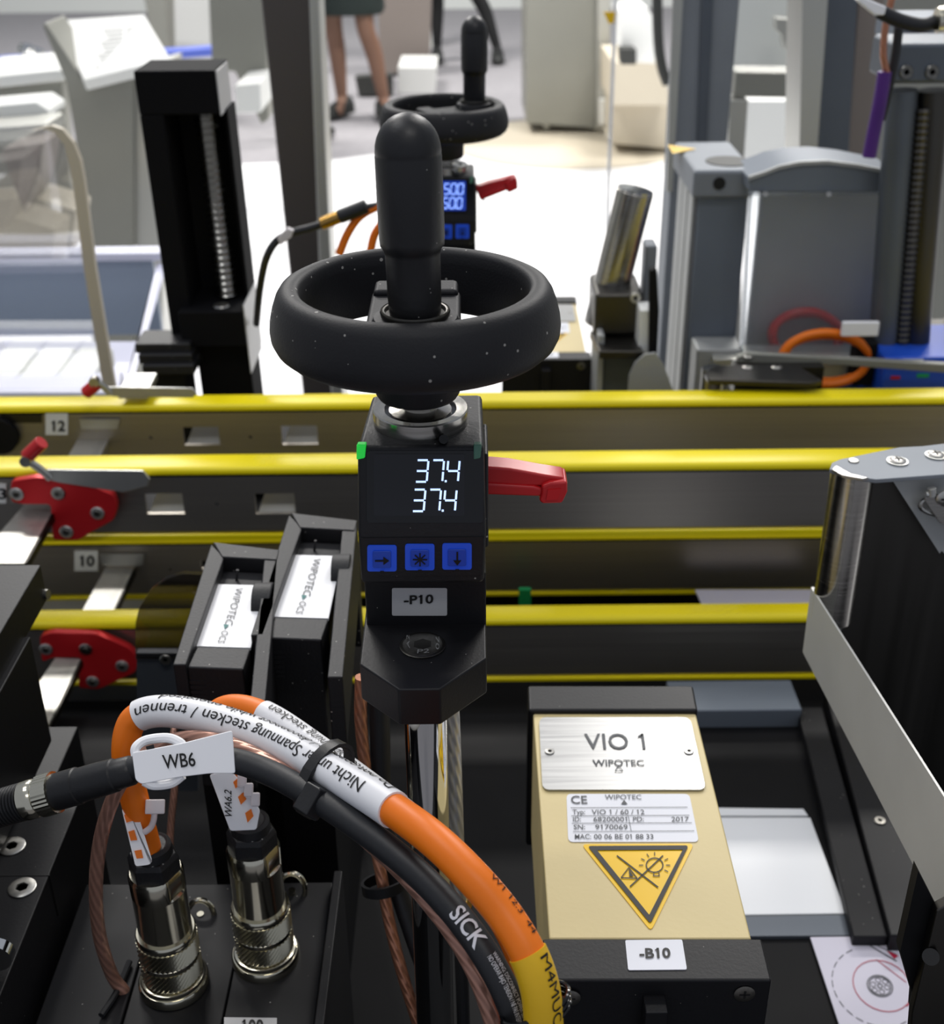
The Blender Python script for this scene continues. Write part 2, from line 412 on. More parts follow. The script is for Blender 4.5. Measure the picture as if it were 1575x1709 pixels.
# ================================================================ NEAR ADJUSTING UNIT
AX = Vector((-.0151, .332, 0))
def Zr(z): return H + z
def make_handwheel(label):
    t = thing('handwheel', (AX.x, AX.y, Zr(-.1385)), label, 'handwheel', 'handwheels on the adjusting spindles')
    o = Vector((AX.x, AX.y, Zr(0)))
    MB().lathe([(.0312, -.1095), (.0315, -.1068), (.0322, -.1057), (.0335, -.1053), (.0352, -.1054), (.0368, -.1062), (.0380, -.1080), (.0391, -.1110), (.0399, -.1142), (.0402, -.1168), (.0400, -.1192), (.0390, -.1214), (.0372, -.1230), (.0345, -.1240), (.0312, -.1242), (.0304, -.1230), (.0306, -.1180), (.0312, -.1095)], o, seg=96).build('rim', 'black_wheel', t, smooth=60)
    MB().lathe([(0, -.1385), (.0112, -.1385), (.0120, -.1372), (.0124, -.1250), (.0110, -.1205), (.0062, -.1200), (.0058, -.1215), (0, -.1215)], o, seg=48).build('hub', 'black_wheel', t)
    hx = P(693, 530, .310); hx = Vector((hx.x, hx.y, Zr(-.1058)))
    MB().bx(o.x - .0125, o.x + .0125, AX.y - .0315, AX.y + .009, Zr(-.1236), Zr(-.1105)).bx(o.x - .0118, o.x + .0118, AX.y + .004, AX.y + .014, Zr(-.122), Zr(-.1088)).bx(o.x - .0060, o.x + .0060, AX.y + .010, AX.y + .0315, Zr(-.1232), Zr(-.1170)).build('spoke', 'black_wheel', t, bevel=.0014)
    MB().lathe([(.0122, -.0080), (.0118, -.0040), (.0108, -.0016), (.0086, -.0012), (0, -.0012)], hx, seg=40).build('boss', 'black_wheel', t, smooth=50)
    MB().lathe([(.0074, -.0012), (.0089, -.0012), (.0091, -.0002), (.0089, .0003), (.0086, -.0002), (.0084, .0003), (.0080, .0002), (.0076, -.0008)], hx, seg=48).build('collar_ring', 'steel_dark', t)
    g = MB(); tp = [(0, 0), (0, 0)]
    prof = [(.0066, -.0012), (.0069, .003), (.0070, .0150), (.0074, .0163), (.0081, .0173), (.00825, .0190), (.0083, .0275), (.0082, .0393), (.00805, .0397), (.00815, .0401)]
    for k in range(1, 9):
        a = math.pi / 2 * k / 8; prof.append((.00815 * math.cos(a), 0.0401 + .0093 * math.sin(a)))
    prof[-1] = (0.0, prof[-1][1])
    g.lathe(prof, hx, (-.014, 0, 1), 48).build('grip', 'black_knob', t, smooth=50)
    return t
SEG = {'3': 'abgcd', '7': 'abc', '4': 'fgbc', '5': 'afgcd', '0': 'abcdef'}
def seg_digit(mb, pl, ch, x, y, w, h, sk=-3, wd=3.6, off=.0004):
    f = lambda u, v: (x + u * w + sk * v, y + v * h)
    g = .06
    L = {'a': ((g, 0), (1 - g, 0)), 'g': ((g, .5), (1 - g, .5)), 'd': ((g, 1), (1 - g, 1)), 'f': ((0, .04), (0, .46)), 'b': ((1, .04), (1, .46)), 'e': ((0, .54), (0, .96)), 'c': ((1, .54), (1, .96))}
    for s in SEG[ch]: line_on(mb, pl, [f(*L[s][0]), f(*L[s][1])], wd, off)
def make_display(label, rows, screen='screen_glass', dig='digit'):
    t = thing('position_indicator', (AX.x, AX.y, Zr(-.1925)), label, 'position display', 'digital position displays')
    L = [P(622, 674, .354), P(596, 746, .3165), P(596, 892, .3115), P(603, 976, .3135)]
    Rr = [P(804, 674, .354), P(808, 744, .3165), P(813, 890, .3115), P(808, 974, .3135)]
    for a, b in zip(L, Rr): zz = (a.z + b.z) / 2; a.z = b.z = zz
    L[0].z = Rr[0].z = L[1].z
    L.append(Vector((L[3].x, .354, L[3].z))); Rr.append(Vector((Rr[3].x, .354, Rr[3].z)))
    b = MB(); n = 5; b.add(L + Rr, [tuple(range(n)), tuple(range(2 * n - 1, n - 1, -1))] + [(i, i + n, (i + 1) % n + n, (i + 1) % n) for i in range(n)])
    hs = b.build('housing', 'black_plastic', t, bevel=.0014)
    pu = plane3(L[1], Rr[1], L[2]); pl = plane3(L[2], Rr[2], L[3])
    # glass window over the display, framed by the housing
    MB().on(pu, rrect(612, 752, 806, 872, 5), .0003, .001).build('window_glass', 'black_glossy', hs)
    scn = MB().on(pu, rrect(624, 757, 775, 860, 3), .0005, .0006).build('screen', screen, t)
    d = MB()
    for r, (xs, y0) in zip(rows, (((696, 722, 748), 767), ((691, 717, 743), 816))):
        for c, x in zip(r.replace('.', ''), xs): seg_digit(d, pu, c, x, y0, 19, 36, wd=3.4, off=.0007)
        line_on(d, pu, [(xs[2] - 6, y0 + 35), (xs[2] - 2.5, y0 + 35)], 3.6, .0007)
    d.build('digits', dig, scn, smooth=0)
    MB().on(pl, [(602, 897), (807, 895), (804, 958), (607, 961)], .0004, .001).build('button_panel', 'black_plastic', t)
    for k, (x0, y0) in enumerate(((613, 908), (676, 906), (738, 905))):
        bt = MB().on(pl, rrect(x0, y0, x0 + 49, y0 + 43, 4), .0008, .001).build('button', 'button_blue', t)
        MB().on(pl, rrect(x0 + 9, y0 + 8, x0 + 40, y0 + 36, 3), .0013, .0008).build('button_pad', 'button_blue_pad', bt, bevel=.0002)
        s = MB(); cx, cy = x0 + 25, y0 + 23
        if k == 0:
            line_on(s, pl, [(cx - 12, cy), (cx + 2, cy)], 3, .0015); s.add([pl.hit(cx + 2, cy - 7, .0015), pl.hit(cx + 2, cy + 7, .0015), pl.hit(cx + 12, cy, .0015)], [(0, 1, 2)])
        elif k == 1:
            for q in range(4):
                a = math.pi * q / 4; line_on(s, pl, [(cx - 12 * math.cos(a), cy - 11 * math.sin(a)), (cx + 12 * math.cos(a), cy + 11 * math.sin(a))], 2.4, .0015 + q * .00001)
        else:
            line_on(s, pl, [(cx, cy - 12), (cx, cy + 2)], 3, .0015); s.add([pl.hit(cx - 7, cy + 2, .0015), pl.hit(cx + 7, cy + 2, .0015), pl.hit(cx, cy + 11, .0015)], [(0, 1, 2)])
        line_on(s, pl, [(cx - 3, cy + 17), (cx + 3, cy + 17)], 1.2, .0015); line_on(s, pl, [(cx - 3, cy + 17), (cx - 2, cy + 20), (cx + 2, cy + 20), (cx + 3, cy + 17)], 1, .0015)
        s.build('symbol', 'ink', bt, smooth=0)
    for x0, x1, mm in ((595, 611, 'green_led'), (790, 804, 'green_led_dim')):
        MB().add([pu.hit(x0, 741, .0006), pu.hit(x1, 741, .0006), pu.hit(x1 - 2, 764, .0006), pu.hit(x0, 767, .0006),
                  pu.hit(x0, 741, -.003), pu.hit(x1, 741, -.003), pu.hit(x1 - 2, 764, -.003), pu.hit(x0, 767, -.003)],
                 [(3, 2, 1, 0), (4, 5, 6, 7), (0, 1, 5, 4), (1, 2, 6, 5), (2, 3, 7, 6), (3, 0, 4, 7)]).build('status_light', mm, t, bevel=.0004)
    # steel collar, seal and spindle on top
    zt = L[1].z; o = Vector((AX.x + .0005, AX.y + .0015, zt))
    c = MB().lathe([(.0105, .0012), (.0105, .0042), (.0135, .0046), (.0138, .0042), (.0138, -.002), (.0105, -.002), (.0105, .0012)], o, seg=56).build('collar', 'steel_turned', t)
    MB().lathe([(.0090, .001), (.0090, .0034), (.0105, .0034), (.0105, .001)], o, seg=48).build('seal', 'black_glossy', c)
    MB().lathe([(0, .0005), (.0090, .0005), (.0090, .0040), (.0052, .0046), (0, .0046)], o, seg=48).build('bearing_face', 'steel_turned', c)
    MB().cyl(P(740, 733, .3173) , P(740, 733, .3205), .0013, 16).build('set_screw', 'ink', c)
    MB().lathe([(.0048, .0035), (.0048, .0095), (.0044, .0099), (0, .0099)], o, seg=32).build('spindle', 'steel_turned', t)
    MB().pbox(806, 815, 758, 915, .325, .022).build('side_cover', 'black_plastic', t, bevel=.0008)
    return t
wheel = make_handwheel('large black handwheel with upright grip in the centre foreground')
disp = make_display('black display reading 37.4 twice above three blue buttons', ('37.4', '37.4'))
def make_bracket(label, lab_text):
    t = thing('mounting_bracket', (AX.x, .318, Zr(-.222)), label, 'bracket', 'stepped brackets under the displays')
    yb = .330
    zt = P(700, 976, .319).z + .004
    x0, x1 = P(610, 1010, .319).x, P(811, 1010, .319).x; zp = -.208
    up = MB().bx(x0, x1, .319, yb + .02, Zr(zp - .006), zt).build('upright', 'black_anodised', t, bevel=.0006)
    pts = [(609, 1040), (812, 1040), (812, 1098), (734, 1150), (665, 1151), (600, 1108)]
    q = [PZ(x, y, zp) for x, y in pts]; q[0] = Vector((x0 - .001, .345, Zr(zp))); q[1] = Vector((x1, .345, Zr(zp)))
    MB().prism(q, (0, 0, -.0125)).build('foot', 'black_anodised', t, bevel=.0006)
    pv = Pl((0, .319, 0), (0, 1, 0))
    lb = MB().on(pv, rrect(654, 981, 746, 1027, 3), .0002, .0002).build('label', 'grey_label', up)
    text_on(MB(), lab_text, pv, (674, 1007), (723, 1005), (674, 993), .0005, .025).build('lettering', 'ink', lb, smooth=0)
    hz = Pl((0, 0, Zr(zp)), (0, 0, 1)); c = hz.hit(705, 1078)
    MB().lathe([(.0056, -.001), (.0066, -.0002), (.0068, .0004), (.0064, .0006)], c, seg=40).build('countersink', 'steel_dark', t)
    s = screw(t, c + Vector((0, 0, .0002)), (0, 0, 1), .0062, m_='screw_dark', dome=.08)
    e = MB(); text_on(e, 'A2', hz, (684, 1088), (683, 1066), (679, 1086), .0012); text_on(e, '70', hz, (727, 1067), (727, 1089), (733, 1068), .0012); text_on(e, 'P2', hz, (696, 1096), (716, 1095), (697, 1089), .0012)
    e.build('stamping', 'steel_bare', s, smooth=0)
    return t
brk = make_bracket('black stepped bracket marked P10 with one hex screw', '-P10')
def make_rod(label):
    t = thing('guide_rod', (P(713, 1300, .31).x, .31, Zr(-.466)), label, 'rod', 'chrome guide rods')
    x = P(713, 1300, .31).x
    MB().cyl((x, .311, Zr(-.466)), (x, .311, Zr(-.2195)), .0066, 40).build('tube', 'chrome', t)
    MB().lathe([(.0085, 0), (.0092, .002), (.0092, .008), (.0070, .010)], (x, .311, Zr(-.466))).build('base_ring', 'brass', t)
    return t
rod = make_rod('polished chrome guide rod below the P10 bracket')
# braided hose with brass ends beside the rod
def hose():
    x = P(757, 1300, .325).x
    pts = [(x - .001, .325, Zr(-.2195)), (x, .325, Zr(-.26)), (x + .0006, .324, Zr(-.30)), (x + .0012, .322, Zr(-.325))]
    t = thing('braided_hose', (x, .325, Zr(-.466)), 'braided metal hose running down behind the chrome rod', 'hose')
    h = MB().tube(pts, .0026, 12, 30).build('braid', 'braid', t)
    MB().lathe([(.0026, 0), (.0042, .001), (.0046, .003), (.0046, .008), (.003, .010)], (x + .001, .322, Zr(-.334))).build('end_fitting', 'brass', t)
    MB().tube([(x + .0012, .322, Zr(-.33)), (x + .002, .320, Zr(-.40)), (x + .001, .318, Zr(-.465))], .0024, 10).build('hose_tail', 'cable_black', t)
    MB().lathe([(.0026, 0), (.0045, .001), (.005, .004), (.005, .007), (.003, .009)], (x + .0016, .319, Zr(-.432))).build('end_fitting', 'brass', t)
hose()
def lever(label):
    t = thing('clamping_lever', P(815, 800, .335), label, 'lever', 'red clamping levers')
    Y = .335
    MB().vp([(800, 778), (850, 782), (905, 792), (938, 797), (947, 803), (947, 812), (800, 812)], Y, .008).vp([(800, 806), (890, 812), (905, 816), (914, 822), (908, 830), (800, 826)], Y - .001, .008).build('arm', 'red_plastic', t, bevel=.0008)
    MB().vp([(903, 812), (918, 806), (947, 804), (947, 822), (938, 841), (905, 842), (899, 836), (903, 824)], Y - .002, .010).build('grip_end', 'red_plastic', t, bevel=.0009)
    MB().vp([(914, 818), (936, 816), (931, 834), (911, 835)], Y - .0024, .002).build('recess', 'red_metal', t)
    MB().cyl(P(812, 803, Y + .004), P(806, 803, Y + .004), .0042, 24).build('pivot', 'black_plastic', t)
    return t
lev = lever('red clamping lever sticking out right of the 37.4 display')
# ---------------------------------------------------------------- far adjusting unit
OFF = Vector((0, .47, -.035))
w2 = copy_tree(wheel); w2.location += OFF; w2.rotation_euler = (0, 0, R(118)); w2['label'] = 'distant black handwheel with its grip at the right, behind the near one'
d2 = make_display('distant display reading 50.0, partly hidden behind the near grip', ('50.0', '50.0'), 'screen_blue', 'digit_blue'); d2.location += OFF
b2 = make_bracket('distant stepped bracket hidden behind the near handwheel', '-P20'); b2.location += OFF
r2 = copy_tree(rod); r2.location += OFF; r2['label'] = 'distant chrome guide rod behind the near handwheel'
l2 = copy_tree(lev); l2.location += OFF + Vector((.003, 0, .006)); l2.rotation_euler = (0, R(-24), 0); l2['label'] = 'red clamping lever on the distant display, pointing up to the right'

# ================================================================ VIO BOX
def make_vio(label):
    zt = -.30; z0 = Zr(zt); hz = Pl((0, 0, z0), (0, 0, 1))
    t = thing('sensor_box', PZ(1070, 1635, -.30) + Vector((0, 0, -.095)), label, 'sensor box', 'cream sensor boxes')
    q = [PZ(889, 1186, zt), PZ(1160, 1186, zt), PZ(1254, 1567, zt), PZ(916, 1567, zt)]
    MB().prism(q, (0, 0, -.06)).build('cover', 'cream', t, bevel=.0008)
    bk = [PZ(884, 1200, zt), PZ(1166, 1200, zt), PZ(1153, 1158, zt), PZ(882, 1158, zt)]
    MB().prism([p + Vector((0, 0, .002)) for p in (PZ(881, 1192, zt), PZ(1164, 1192, zt), PZ(1156, 1150, zt), PZ(880, 1150, zt))], (0, 0, -.07)).build('end_cap', 'black_anodised', t, bevel=.0012)
    fr = MB(); a = PZ(905, 1566, zt); b = PZ(1271, 1566, zt); c = PZ(1288, 1636, zt); d = PZ(905, 1636, zt)
    fb = fr.prism([a, b, c, d], (0, 0, -.095)).build('front_block', 'black_anodised', t, bevel=.0008)
    # name plate
    pts = rquad([(899, 1200), (1151, 1200), (1178, 1321), (905, 1321)], 12)
    npl = MB().on(hz, pts, .0009, .0007).build('name_plate', 'plate_brushed', t)
    e = MB(); text_on(e, 'VIO 1', hz, (976, 1254), (1077, 1254), (974, 1228), .0012, .006); text_on(e, 'WIPOTEC', hz, (989, 1282), (1075, 1282), (988, 1272), .0012, .012)
    line_on(e, hz, [(1032, 1282), (1026, 1291), (1039, 1291), (1032, 1282)], 1.2, .0013); e.build('lettering', 'ink_grey', npl, smooth=0)
    for x, y in ((917, 1258), (1149, 1258)): screw(t, hz.hit(x, y, .0009), (0, 0, 1), .0018, 'rivet_screw', 'screw', dome=.3)
    # type label
    lb = MB().on(hz, rquad([(945, 1326), (1150, 1326), (1166, 1406), (948, 1406)], 8), .0003, .0003).build('type_label', 'white_label', t)
    e = MB(); ht = 7
    text_on(e, 'CE', hz, (953, 1343), (980, 1343), (952, 1330), .0006, .01)
    text_on(e, 'WIPOTEC', hz, (1009, 1336), (1070, 1336), (1009, 1328), .0006)
    e.add([hz.hit(1041, 1337, .0006), hz.hit(1036, 1344, .0006), hz.hit(1047, 1344, .0006)], [(0, 1, 2)])
    for tx, x0, x1, y, in (('Typ:', 955, 976, 1361), ('VIO 1 / 60 / 12', 987, 1075, 1361), ('ID:', 956, 969, 1373), ('68200001', 990, 1046, 1373), ('PD:', 1056, 1074, 1373), ('2017', 1120, 1149, 1373), ('SN:', 957, 976, 1386), ('9170069', 993, 1047, 1386), ('MAC:', 959, 986, 1402), ('00 06 BE 01 88 33', 991, 1090, 1402)):
        text_on(e, tx, hz, (x0, y), (x1, y), (x0, y - 8), .0006, .004)
    for l in ([(952, 1350), (1147, 1349)], [(953, 1363.5), (1150, 1362.5)], [(954, 1376), (1154, 1375)], [(956, 1390), (1158, 1388.5)], [(1048, 1363), (1053, 1389)]): line_on(e, hz, l, .8, .0006)
    e.build('lettering', 'ink_grey', lb, smooth=0)
    # warning triangle
    wt = MB().on(hz, rquad([(970, 1410), (1158, 1409), (1086, 1555)], 9), .0003, .0003).build('warning_sign', 'yellow_sign', t)
    e = MB()
    o = [(980, 1414), (1149, 1413), (1085, 1544)]; i = [(996, 1421), (1139, 1420), (1083, 1529)]
    O = rquad(o, 6, 4); I = rquad(i, 1.5, 4); n = len(O)
    e.add([hz.hit(x, y, .0006) for x, y in O + I], [(k, (k + 1) % n, n + (k + 1) % n, n + k) for k in range(n)])
    line_on(e, hz, [(1029, 1430), (1098, 1483)], 2.4, .0006); line_on(e, hz, [(1106, 1430), (1051, 1482)], 2.4, .0006)
    circ = [(1092 + 14 * math.cos(R(a)), 1446 + 12 * math.sin(R(a))) for a in range(0, 361, 20)]; line_on(e, hz, circ, 2, .0006)
    line_on(e, hz, [(1091, 1458), (1090, 1464), (1100, 1464), (1099, 1458)], 1.6, .0006)
    for a in (-150, -120, -90, -30, 30, 0, 180):
        line_on(e, hz, [(1092 + 19 * math.cos(R(a)), 1446 + 16 * math.sin(R(a))), (1092 + 26 * math.cos(R(a)), 1446 + 22 * math.sin(R(a)))], 1.5, .0006)
    line_on(e, hz, [(1036, 1467), (1049, 1450), (1063, 1468), (1036, 1467)], 1.8, .0006)
    e.add([hz.hit(1049, 1452, .0006), hz.hit(1050, 1465, .0006), hz.hit(1057, 1465, .0006)], [(0, 1, 2)])
    e.build('pictogram', 'ink', wt, smooth=0)
    l2 = MB().on(hz, rquad([(1043, 1570), (1138, 1569), (1146, 1619), (1048, 1620)], 3), .0003, .0003).build('position_label', 'white_label', fb)
    text_on(MB(), '-B10', hz, (1067, 1601), (1119, 1600), (1066, 1585), .0006, .028).build('lettering', 'ink', l2, smooth=0)
    for x, y in ((951, 1665), (1242, 1658)):
        yf = c.y; fp = Pl((0, yf, 0), (0, 1, 0)); screw(t, fp.hit(x, y, .0002), (0, -1, 0), .0032, 'screw', 'screw_dark', 'cross', .12)
    fy = c.y
    MB().pbox(1074, 1112, 1690, 1760, fy - .006, .008).build('latch', 'black_anodised', t, bevel=.0005)
    return t
vio = make_vio('cream sensor box with brushed name plate and yellow warning triangle')
v2 = copy_tree(vio); v2.location += Vector((.004, .634, -.047)); v2['label'] = 'distant cream box peeking out right of the near handwheel rim'
# ================================================================ CONNECTORS
ZB = -.36
def make_plug(px, py, label):
    c = PZ(px, py, ZB); t = thing('cable_plug', c, label, 'connector', 'round metal plugs on the black panel')
    MB().lathe([(.0124, 0), (.0124, .0025), (.0118, .0034), (.0108, .0036)], c, seg=48).build('flange', 'nickel', t)
    MB().lathe([(.0112, .0030), (.0115, .0040), (.0112, .0052), (.0101, .0056)], c, seg=48).build('sealing_ring', 'nickel', t)
    kn = lambda k, i: 1 + .05 * ((k + i) % 2)
    for h0 in (.0065, .0162): MB().lathe([(.0102, h0 + k * .00105) for k in range(8)], c, seg=76, wave=kn).build('knurled_band', 'nickel_rough', t, smooth=0)
    MB().lathe([(.0100, .004), (.0100, .0066), (.0099, .0138), (.0104, .0142), (.0104, .0158), (.0099, .0162), (.0102, .0236), (.0104, .0245), (.0104, .0262), (.0100, .0268)], c, seg=48).build('coupling_ring', 'nickel', t)
    def fl(k, i):
        a = 2 * math.pi * k / 64 + .5
        return min(1, .90 / max(abs(math.cos(a)), .01)) if i >= 4 else 1
    MB().lathe([(.0092, .026), (.0092, .0450), (.0093, .0455), (.0093, .0460), (.0093, .0465), (.0093, .0530), (.0086, .0545), (0, .0545)], c, seg=64, wave=fl).build('body', 'nickel', t)
    MB().lathe([(.0088, .054), (.0088, .0600), (.0078, .0618), (.0055, .0618), (.0050, .0605), (.0050, .054)], c, seg=6).build('gland_nut', 'black_plastic', t, bevel=.0004, smooth=20)
    MB().lathe([(.0070, .060), (.0066, .0650), (.0055, .0660), (.0048, .0655)], c, seg=24).build('gland_collar', 'black_plastic', t)
    return t
plug1 = make_plug(291, 1640, 'metal plug with knurled rings and blank white clip, nearest the lower left corner')
plug2 = make_plug(444, 1597, 'metal plug with knurled rings, the one under the WA6.2 tag')
# spring clips fixed beside the plugs
for i, (x, y, lab) in enumerate(((335, 1530, 'small round steel clip behind the plug with the blank white clip'), (487, 1485, 'small round steel clip right of the plug under the WA6.2 tag'))):
    c = P(x, y, .352 if i == 0 else .362); 
    t = thing('steel_clip', (c.x, c.y, Zr(ZB)), lab, 'clip', 'steel clips beside the plugs')
    ring = [c + Vector((.0052 * math.cos(R(a)), .002 * math.sin(R(a)), .0066 * math.sin(R(a)))) for a in range(-150, 151, 30)]
    MB().tube(ring, .0011, 10, 40).build('ring', 'nickel', t)
    MB().cyl((c.x, c.y, Zr(ZB)), c, .0014, 12).build('stem', 'nickel', t)
# ================================================================ CABLES
or1 = [(253, 1440, .3180), (238, 1385, .3170), (219, 1310, .3165), (210, 1250, .318), (222, 1203, .321), (262, 1187, .3205), (330, 1194, .315), (420, 1222, .305), (500, 1259, .290), (580, 1304, .272), (650, 1347, .257), (720, 1398, .242), (780, 1455, .232), (838, 1522, .225), (880, 1590, .218), (901, 1650, .214), (907, 1709, .212), (908, 1770, .211)]
o1 = [P(*a) for a in or1]
t = thing('orange_cable', o1[0], 'thick orange cable arching from the lower left plug to the bottom edge', 'cable')
MB().tube(o1, .0045, 20, 160).build('jacket', 'orange', t)
s1 = sub(o1, 4.35, 10.1, 70); sl = MB().tube(s1, .0051, 24, 70).build('printed_sleeve', 'white_sleeve', t)
e = MB(); rv = s1[::-1]
text_wrap(e, 'Nicht unter Spannung stecken / trennen', rv, .085, .985, .0051, .0036, -.12)
text_wrap(e, 'Do not connect / disconnect while energized', rv, .02, .92, .0051, .0032, -1.15)
e.build('lettering', 'ink', sl, smooth=0)
s2 = sub(o1, 14.0, 17, 30); ys = MB().tube(s2, .0049, 24, 30).build('yellow_sleeve', 'yellow_sleeve', t)
text_wrap(MB(), 'M4MUC Ch B', s2, .03, .85, .0049, .0028, .75).build('lettering', 'ink', ys, smooth=0)
text_wrap(MB(), 'W1 12.3  44', sub(o1, 12.2, 13.9, 20), .1, .9, .0045, .002, 1.0).build('lettering', 'ink', t, smooth=0)
or2 = [(411, 1400, .329), (398, 1340, .330), (372, 1260, .333), (356, 1208, .337), (372, 1183, .340), (412, 1182, .337), (460, 1203, .329), (520, 1244, .316), (590, 1296, .296), (660, 1350, .279), (720, 1402, .262), (780, 1458, .250), (838, 1530, .241), (872, 1600, .233), (886, 1660, .229), (892, 1720, .226), (892, 1780, .225)]
o2 = [P(*a) for a in or2]
t = thing('orange_cable', o2[0], 'second orange cable, rising from the WA6.2 plug behind the white printed sleeve', 'cable')
MB().tube(o2, .0042, 18, 140).build('jacket', 'orange', t)
s1 = sub(o2, 5.6, 9.2, 40); sl = MB().tube(s1, .0047, 22, 40).build('printed_sleeve', 'white_sleeve', t)
text_wrap(MB(), 'nicht unter Spannung stecken', s1[::-1], .05, .95, .0048, .0032, -.6).build('lettering', 'ink', sl, smooth=0)
bk = [(60, 1330, .292), (110, 1309, .292), (170, 1293, .292), (230, 1281, .291), (300, 1270, .290), (380, 1268, .288), (450, 1290, .283), (520, 1328, .272), (590, 1374, .260), (650, 1418, .250), (710, 1470, .240), (765, 1530, .231), (812, 1596, .223), (846, 1660, .218), (866, 1720, .216), (876, 1780, .216)]
b = [P(*a) for a in bk]
t = thing('black_cable', b[3], 'black cable with tag WB6 and a screw plug at the left edge', 'cable')
MB().tube(b, .0037, 20, 150).build('jacket', 'cable_black', t)
e = MB(); text_wrap(e, 'SICK', sub(b, 10.9, 12.0, 20), 0.0, .8, .0037, .0042, .15, bold=.02); e.build('lettering', 'white_print', t, smooth=0)
e = MB(); sb = sub(b, 12.0, 15.0, 40)
text_wrap(e, 'WARNING: DISCONNECT POWER BEFORE OPENING', sb, .0, .62, .0037, .0011, .55); text_wrap(e, 'NO OPERAR BAJO TENSION / NE PAS INTERROMPRE LA CONNEXION', sb, .0, .72, .0037, .0012, .15); e.build('small_print', 'white_print', t, smooth=0)
bd = (P(60, 1330, .292) - P(230, 1281, .291)).normalized(); p0 = P(225, 1284, .291)
def along(d): return p0 + bd * d
SC = SZ(150, 1300, .292)
L_ = lambda x: (P(x, 1303, .292) - p0).length
MB().lathe([(.0037, 0), (.0044, .001), (.0046, .006), (.0050, .0065), (.0052, .012), (.0052, L_(130)), (.0056, L_(128)), (.0056, L_(85)), (.0052, L_(82))], p0, bd, 32).build('plug_body', 'black_knob', t)
kn = lambda k, i: 1 + .03 * (k % 2)
MB().lathe([(.0050, L_(85)), (.0062, L_(84)), (.0062, L_(70)), (.0062, L_(56)), (.0058, L_(54))], p0, bd, 64, wave=kn).build('knurled_nut', 'nickel', t, smooth=20)
MB().lathe([(.0056, L_(54)), (.0053, L_(50)), (.0058, L_(46)), (.0060, L_(40)), (.0060, L_(26)), (.0056, L_(24))], p0, bd, 32).build('metal_collar', 'nickel', t)
pr = []
n0 = L_(24)
for k in range(10): pr += [(.0052, n0 + k * .0011), (.0058, n0 + k * .0011 + .0004), (.0058, n0 + k * .0011 + .0007), (.0052, n0 + k * .0011 + .0010)]
MB().lathe(pr, p0, bd, 32).build('ribbed_collar', 'black_knob', t)
def simple_cable(pts, r, m_, name, label, n=None):
    p = [P(*a) for a in pts]; o = MB().tube(p, r, 16, n or len(pts) * 8).build(name, m_); return tag(o, label, 'cable'), p
simple_cable([(207, 1655, .316), (186, 1625, .316), (166, 1560, .312), (160, 1480, .308), (168, 1400, .306), (190, 1330, .306), (222, 1280, .307), (260, 1248, .308), (310, 1232, .307), (370, 1238, .301), (430, 1262, .292), (490, 1300, .281), (550, 1348, .271), (610, 1400, .262), (660, 1446, .252), (710, 1500, .242), (760, 1566, .234), (795, 1630, .228), (820, 1700, .224), (835, 1770, .222)], .0023, 'copper_screen', 'screened_wire', 'pinkish clear-sheathed copper wire curving round the lower left plug')
simple_cable([(300, 1180, .40), (288, 1240, .385), (292, 1300, .375), (285, 1380, .37), (283, 1440, .365)], .0014, 'copper_screen', 'screened_wire', 'thin copper wire behind the WB6 tag')
simple_cable([(603, 1130, .345), (602, 1200, .345), (610, 1290, .345), (621, 1380, .342), (636, 1460, .338), (650, 1540, .333), (670, 1620, .326), (700, 1720, .318), (712, 1780, .312)], .0022, 'copper', 'copper_cable', 'copper-coloured cable hanging beside the chrome rod')
simple_cable([(632, 1150, .350), (634, 1230, .350), (637, 1330, .350), (646, 1400, .347), (664, 1480, .342), (690, 1560, .335), (718, 1640, .326), (742, 1720, .318), (750, 1790, .315)], .0036, 'cable_black', 'black_cable', 'black cable hanging beside the copper-coloured one')
# tags
def tagbox(q, Y, names, label, lettering, lq, m_='white_tag', slots=()):
    cx = sum(a[0] for a in q) / len(q); cy = sum(a[1] for a in q) / len(q)
    c = P(cx, cy, Y); pl = Pl(c, CAMP - c + Vector((0, -.05, .02)))
    t = thing(names, c - Vector((0, 0, .008)), label, 'cable tag')
    n = pl.n if pl.n.dot(CAMP - c) > 0 else -pl.n
    ps = MB(); ps.on(pl, rquad(q, 5), .0, .0014); pt = ps.build('plate', m_, t, bevel=.0003)
    if lettering: text_on(MB(), lettering, pl, *lq, .0004, .012).build('lettering', 'ink', pt, smooth=0)
    for s in slots: MB().on(pl, s, .0003, .0004).build('slot', 'orange', pt)
    return t, pl, n
t, pl, n = tagbox([(220, 1256), (305, 1240), (388, 1219), (393, 1291), (350, 1291), (300, 1297), (236, 1309), (226, 1302)], .2815, 'cable_tag', 'white cable tag reading WB6 on the black cable', 'WB6', ((273, 1283), (327, 1278), (270, 1260)))
for (x0, y0, x1, y1) in ((224, 1262, 308, 1250),):
    pts = [pl.hit(226, 1262, -.0016), pl.hit(226, 1248, -.002), pl.hit(243, 1236, -.003), pl.hit(278, 1232, -.003), pl.hit(300, 1240, -.002), pl.hit(306, 1250, -.0018)]
    MB().tube(pts, .0014, 10, 30).build('loop', 'white_tag', t)
MB().on(pl, [(243, 1246), (256, 1242), (258, 1250), (245, 1253)], -.0002, .001).build('slot', 'ink', t)
pts = [pl.hit(240, 1304, -.0016), pl.hit(256, 1311, -.002), pl.hit(285, 1308, -.003), pl.hit(305, 1294, -.002)]
MB().tube(pts, .0014, 10, 20).build('loop', 'white_tag', t)
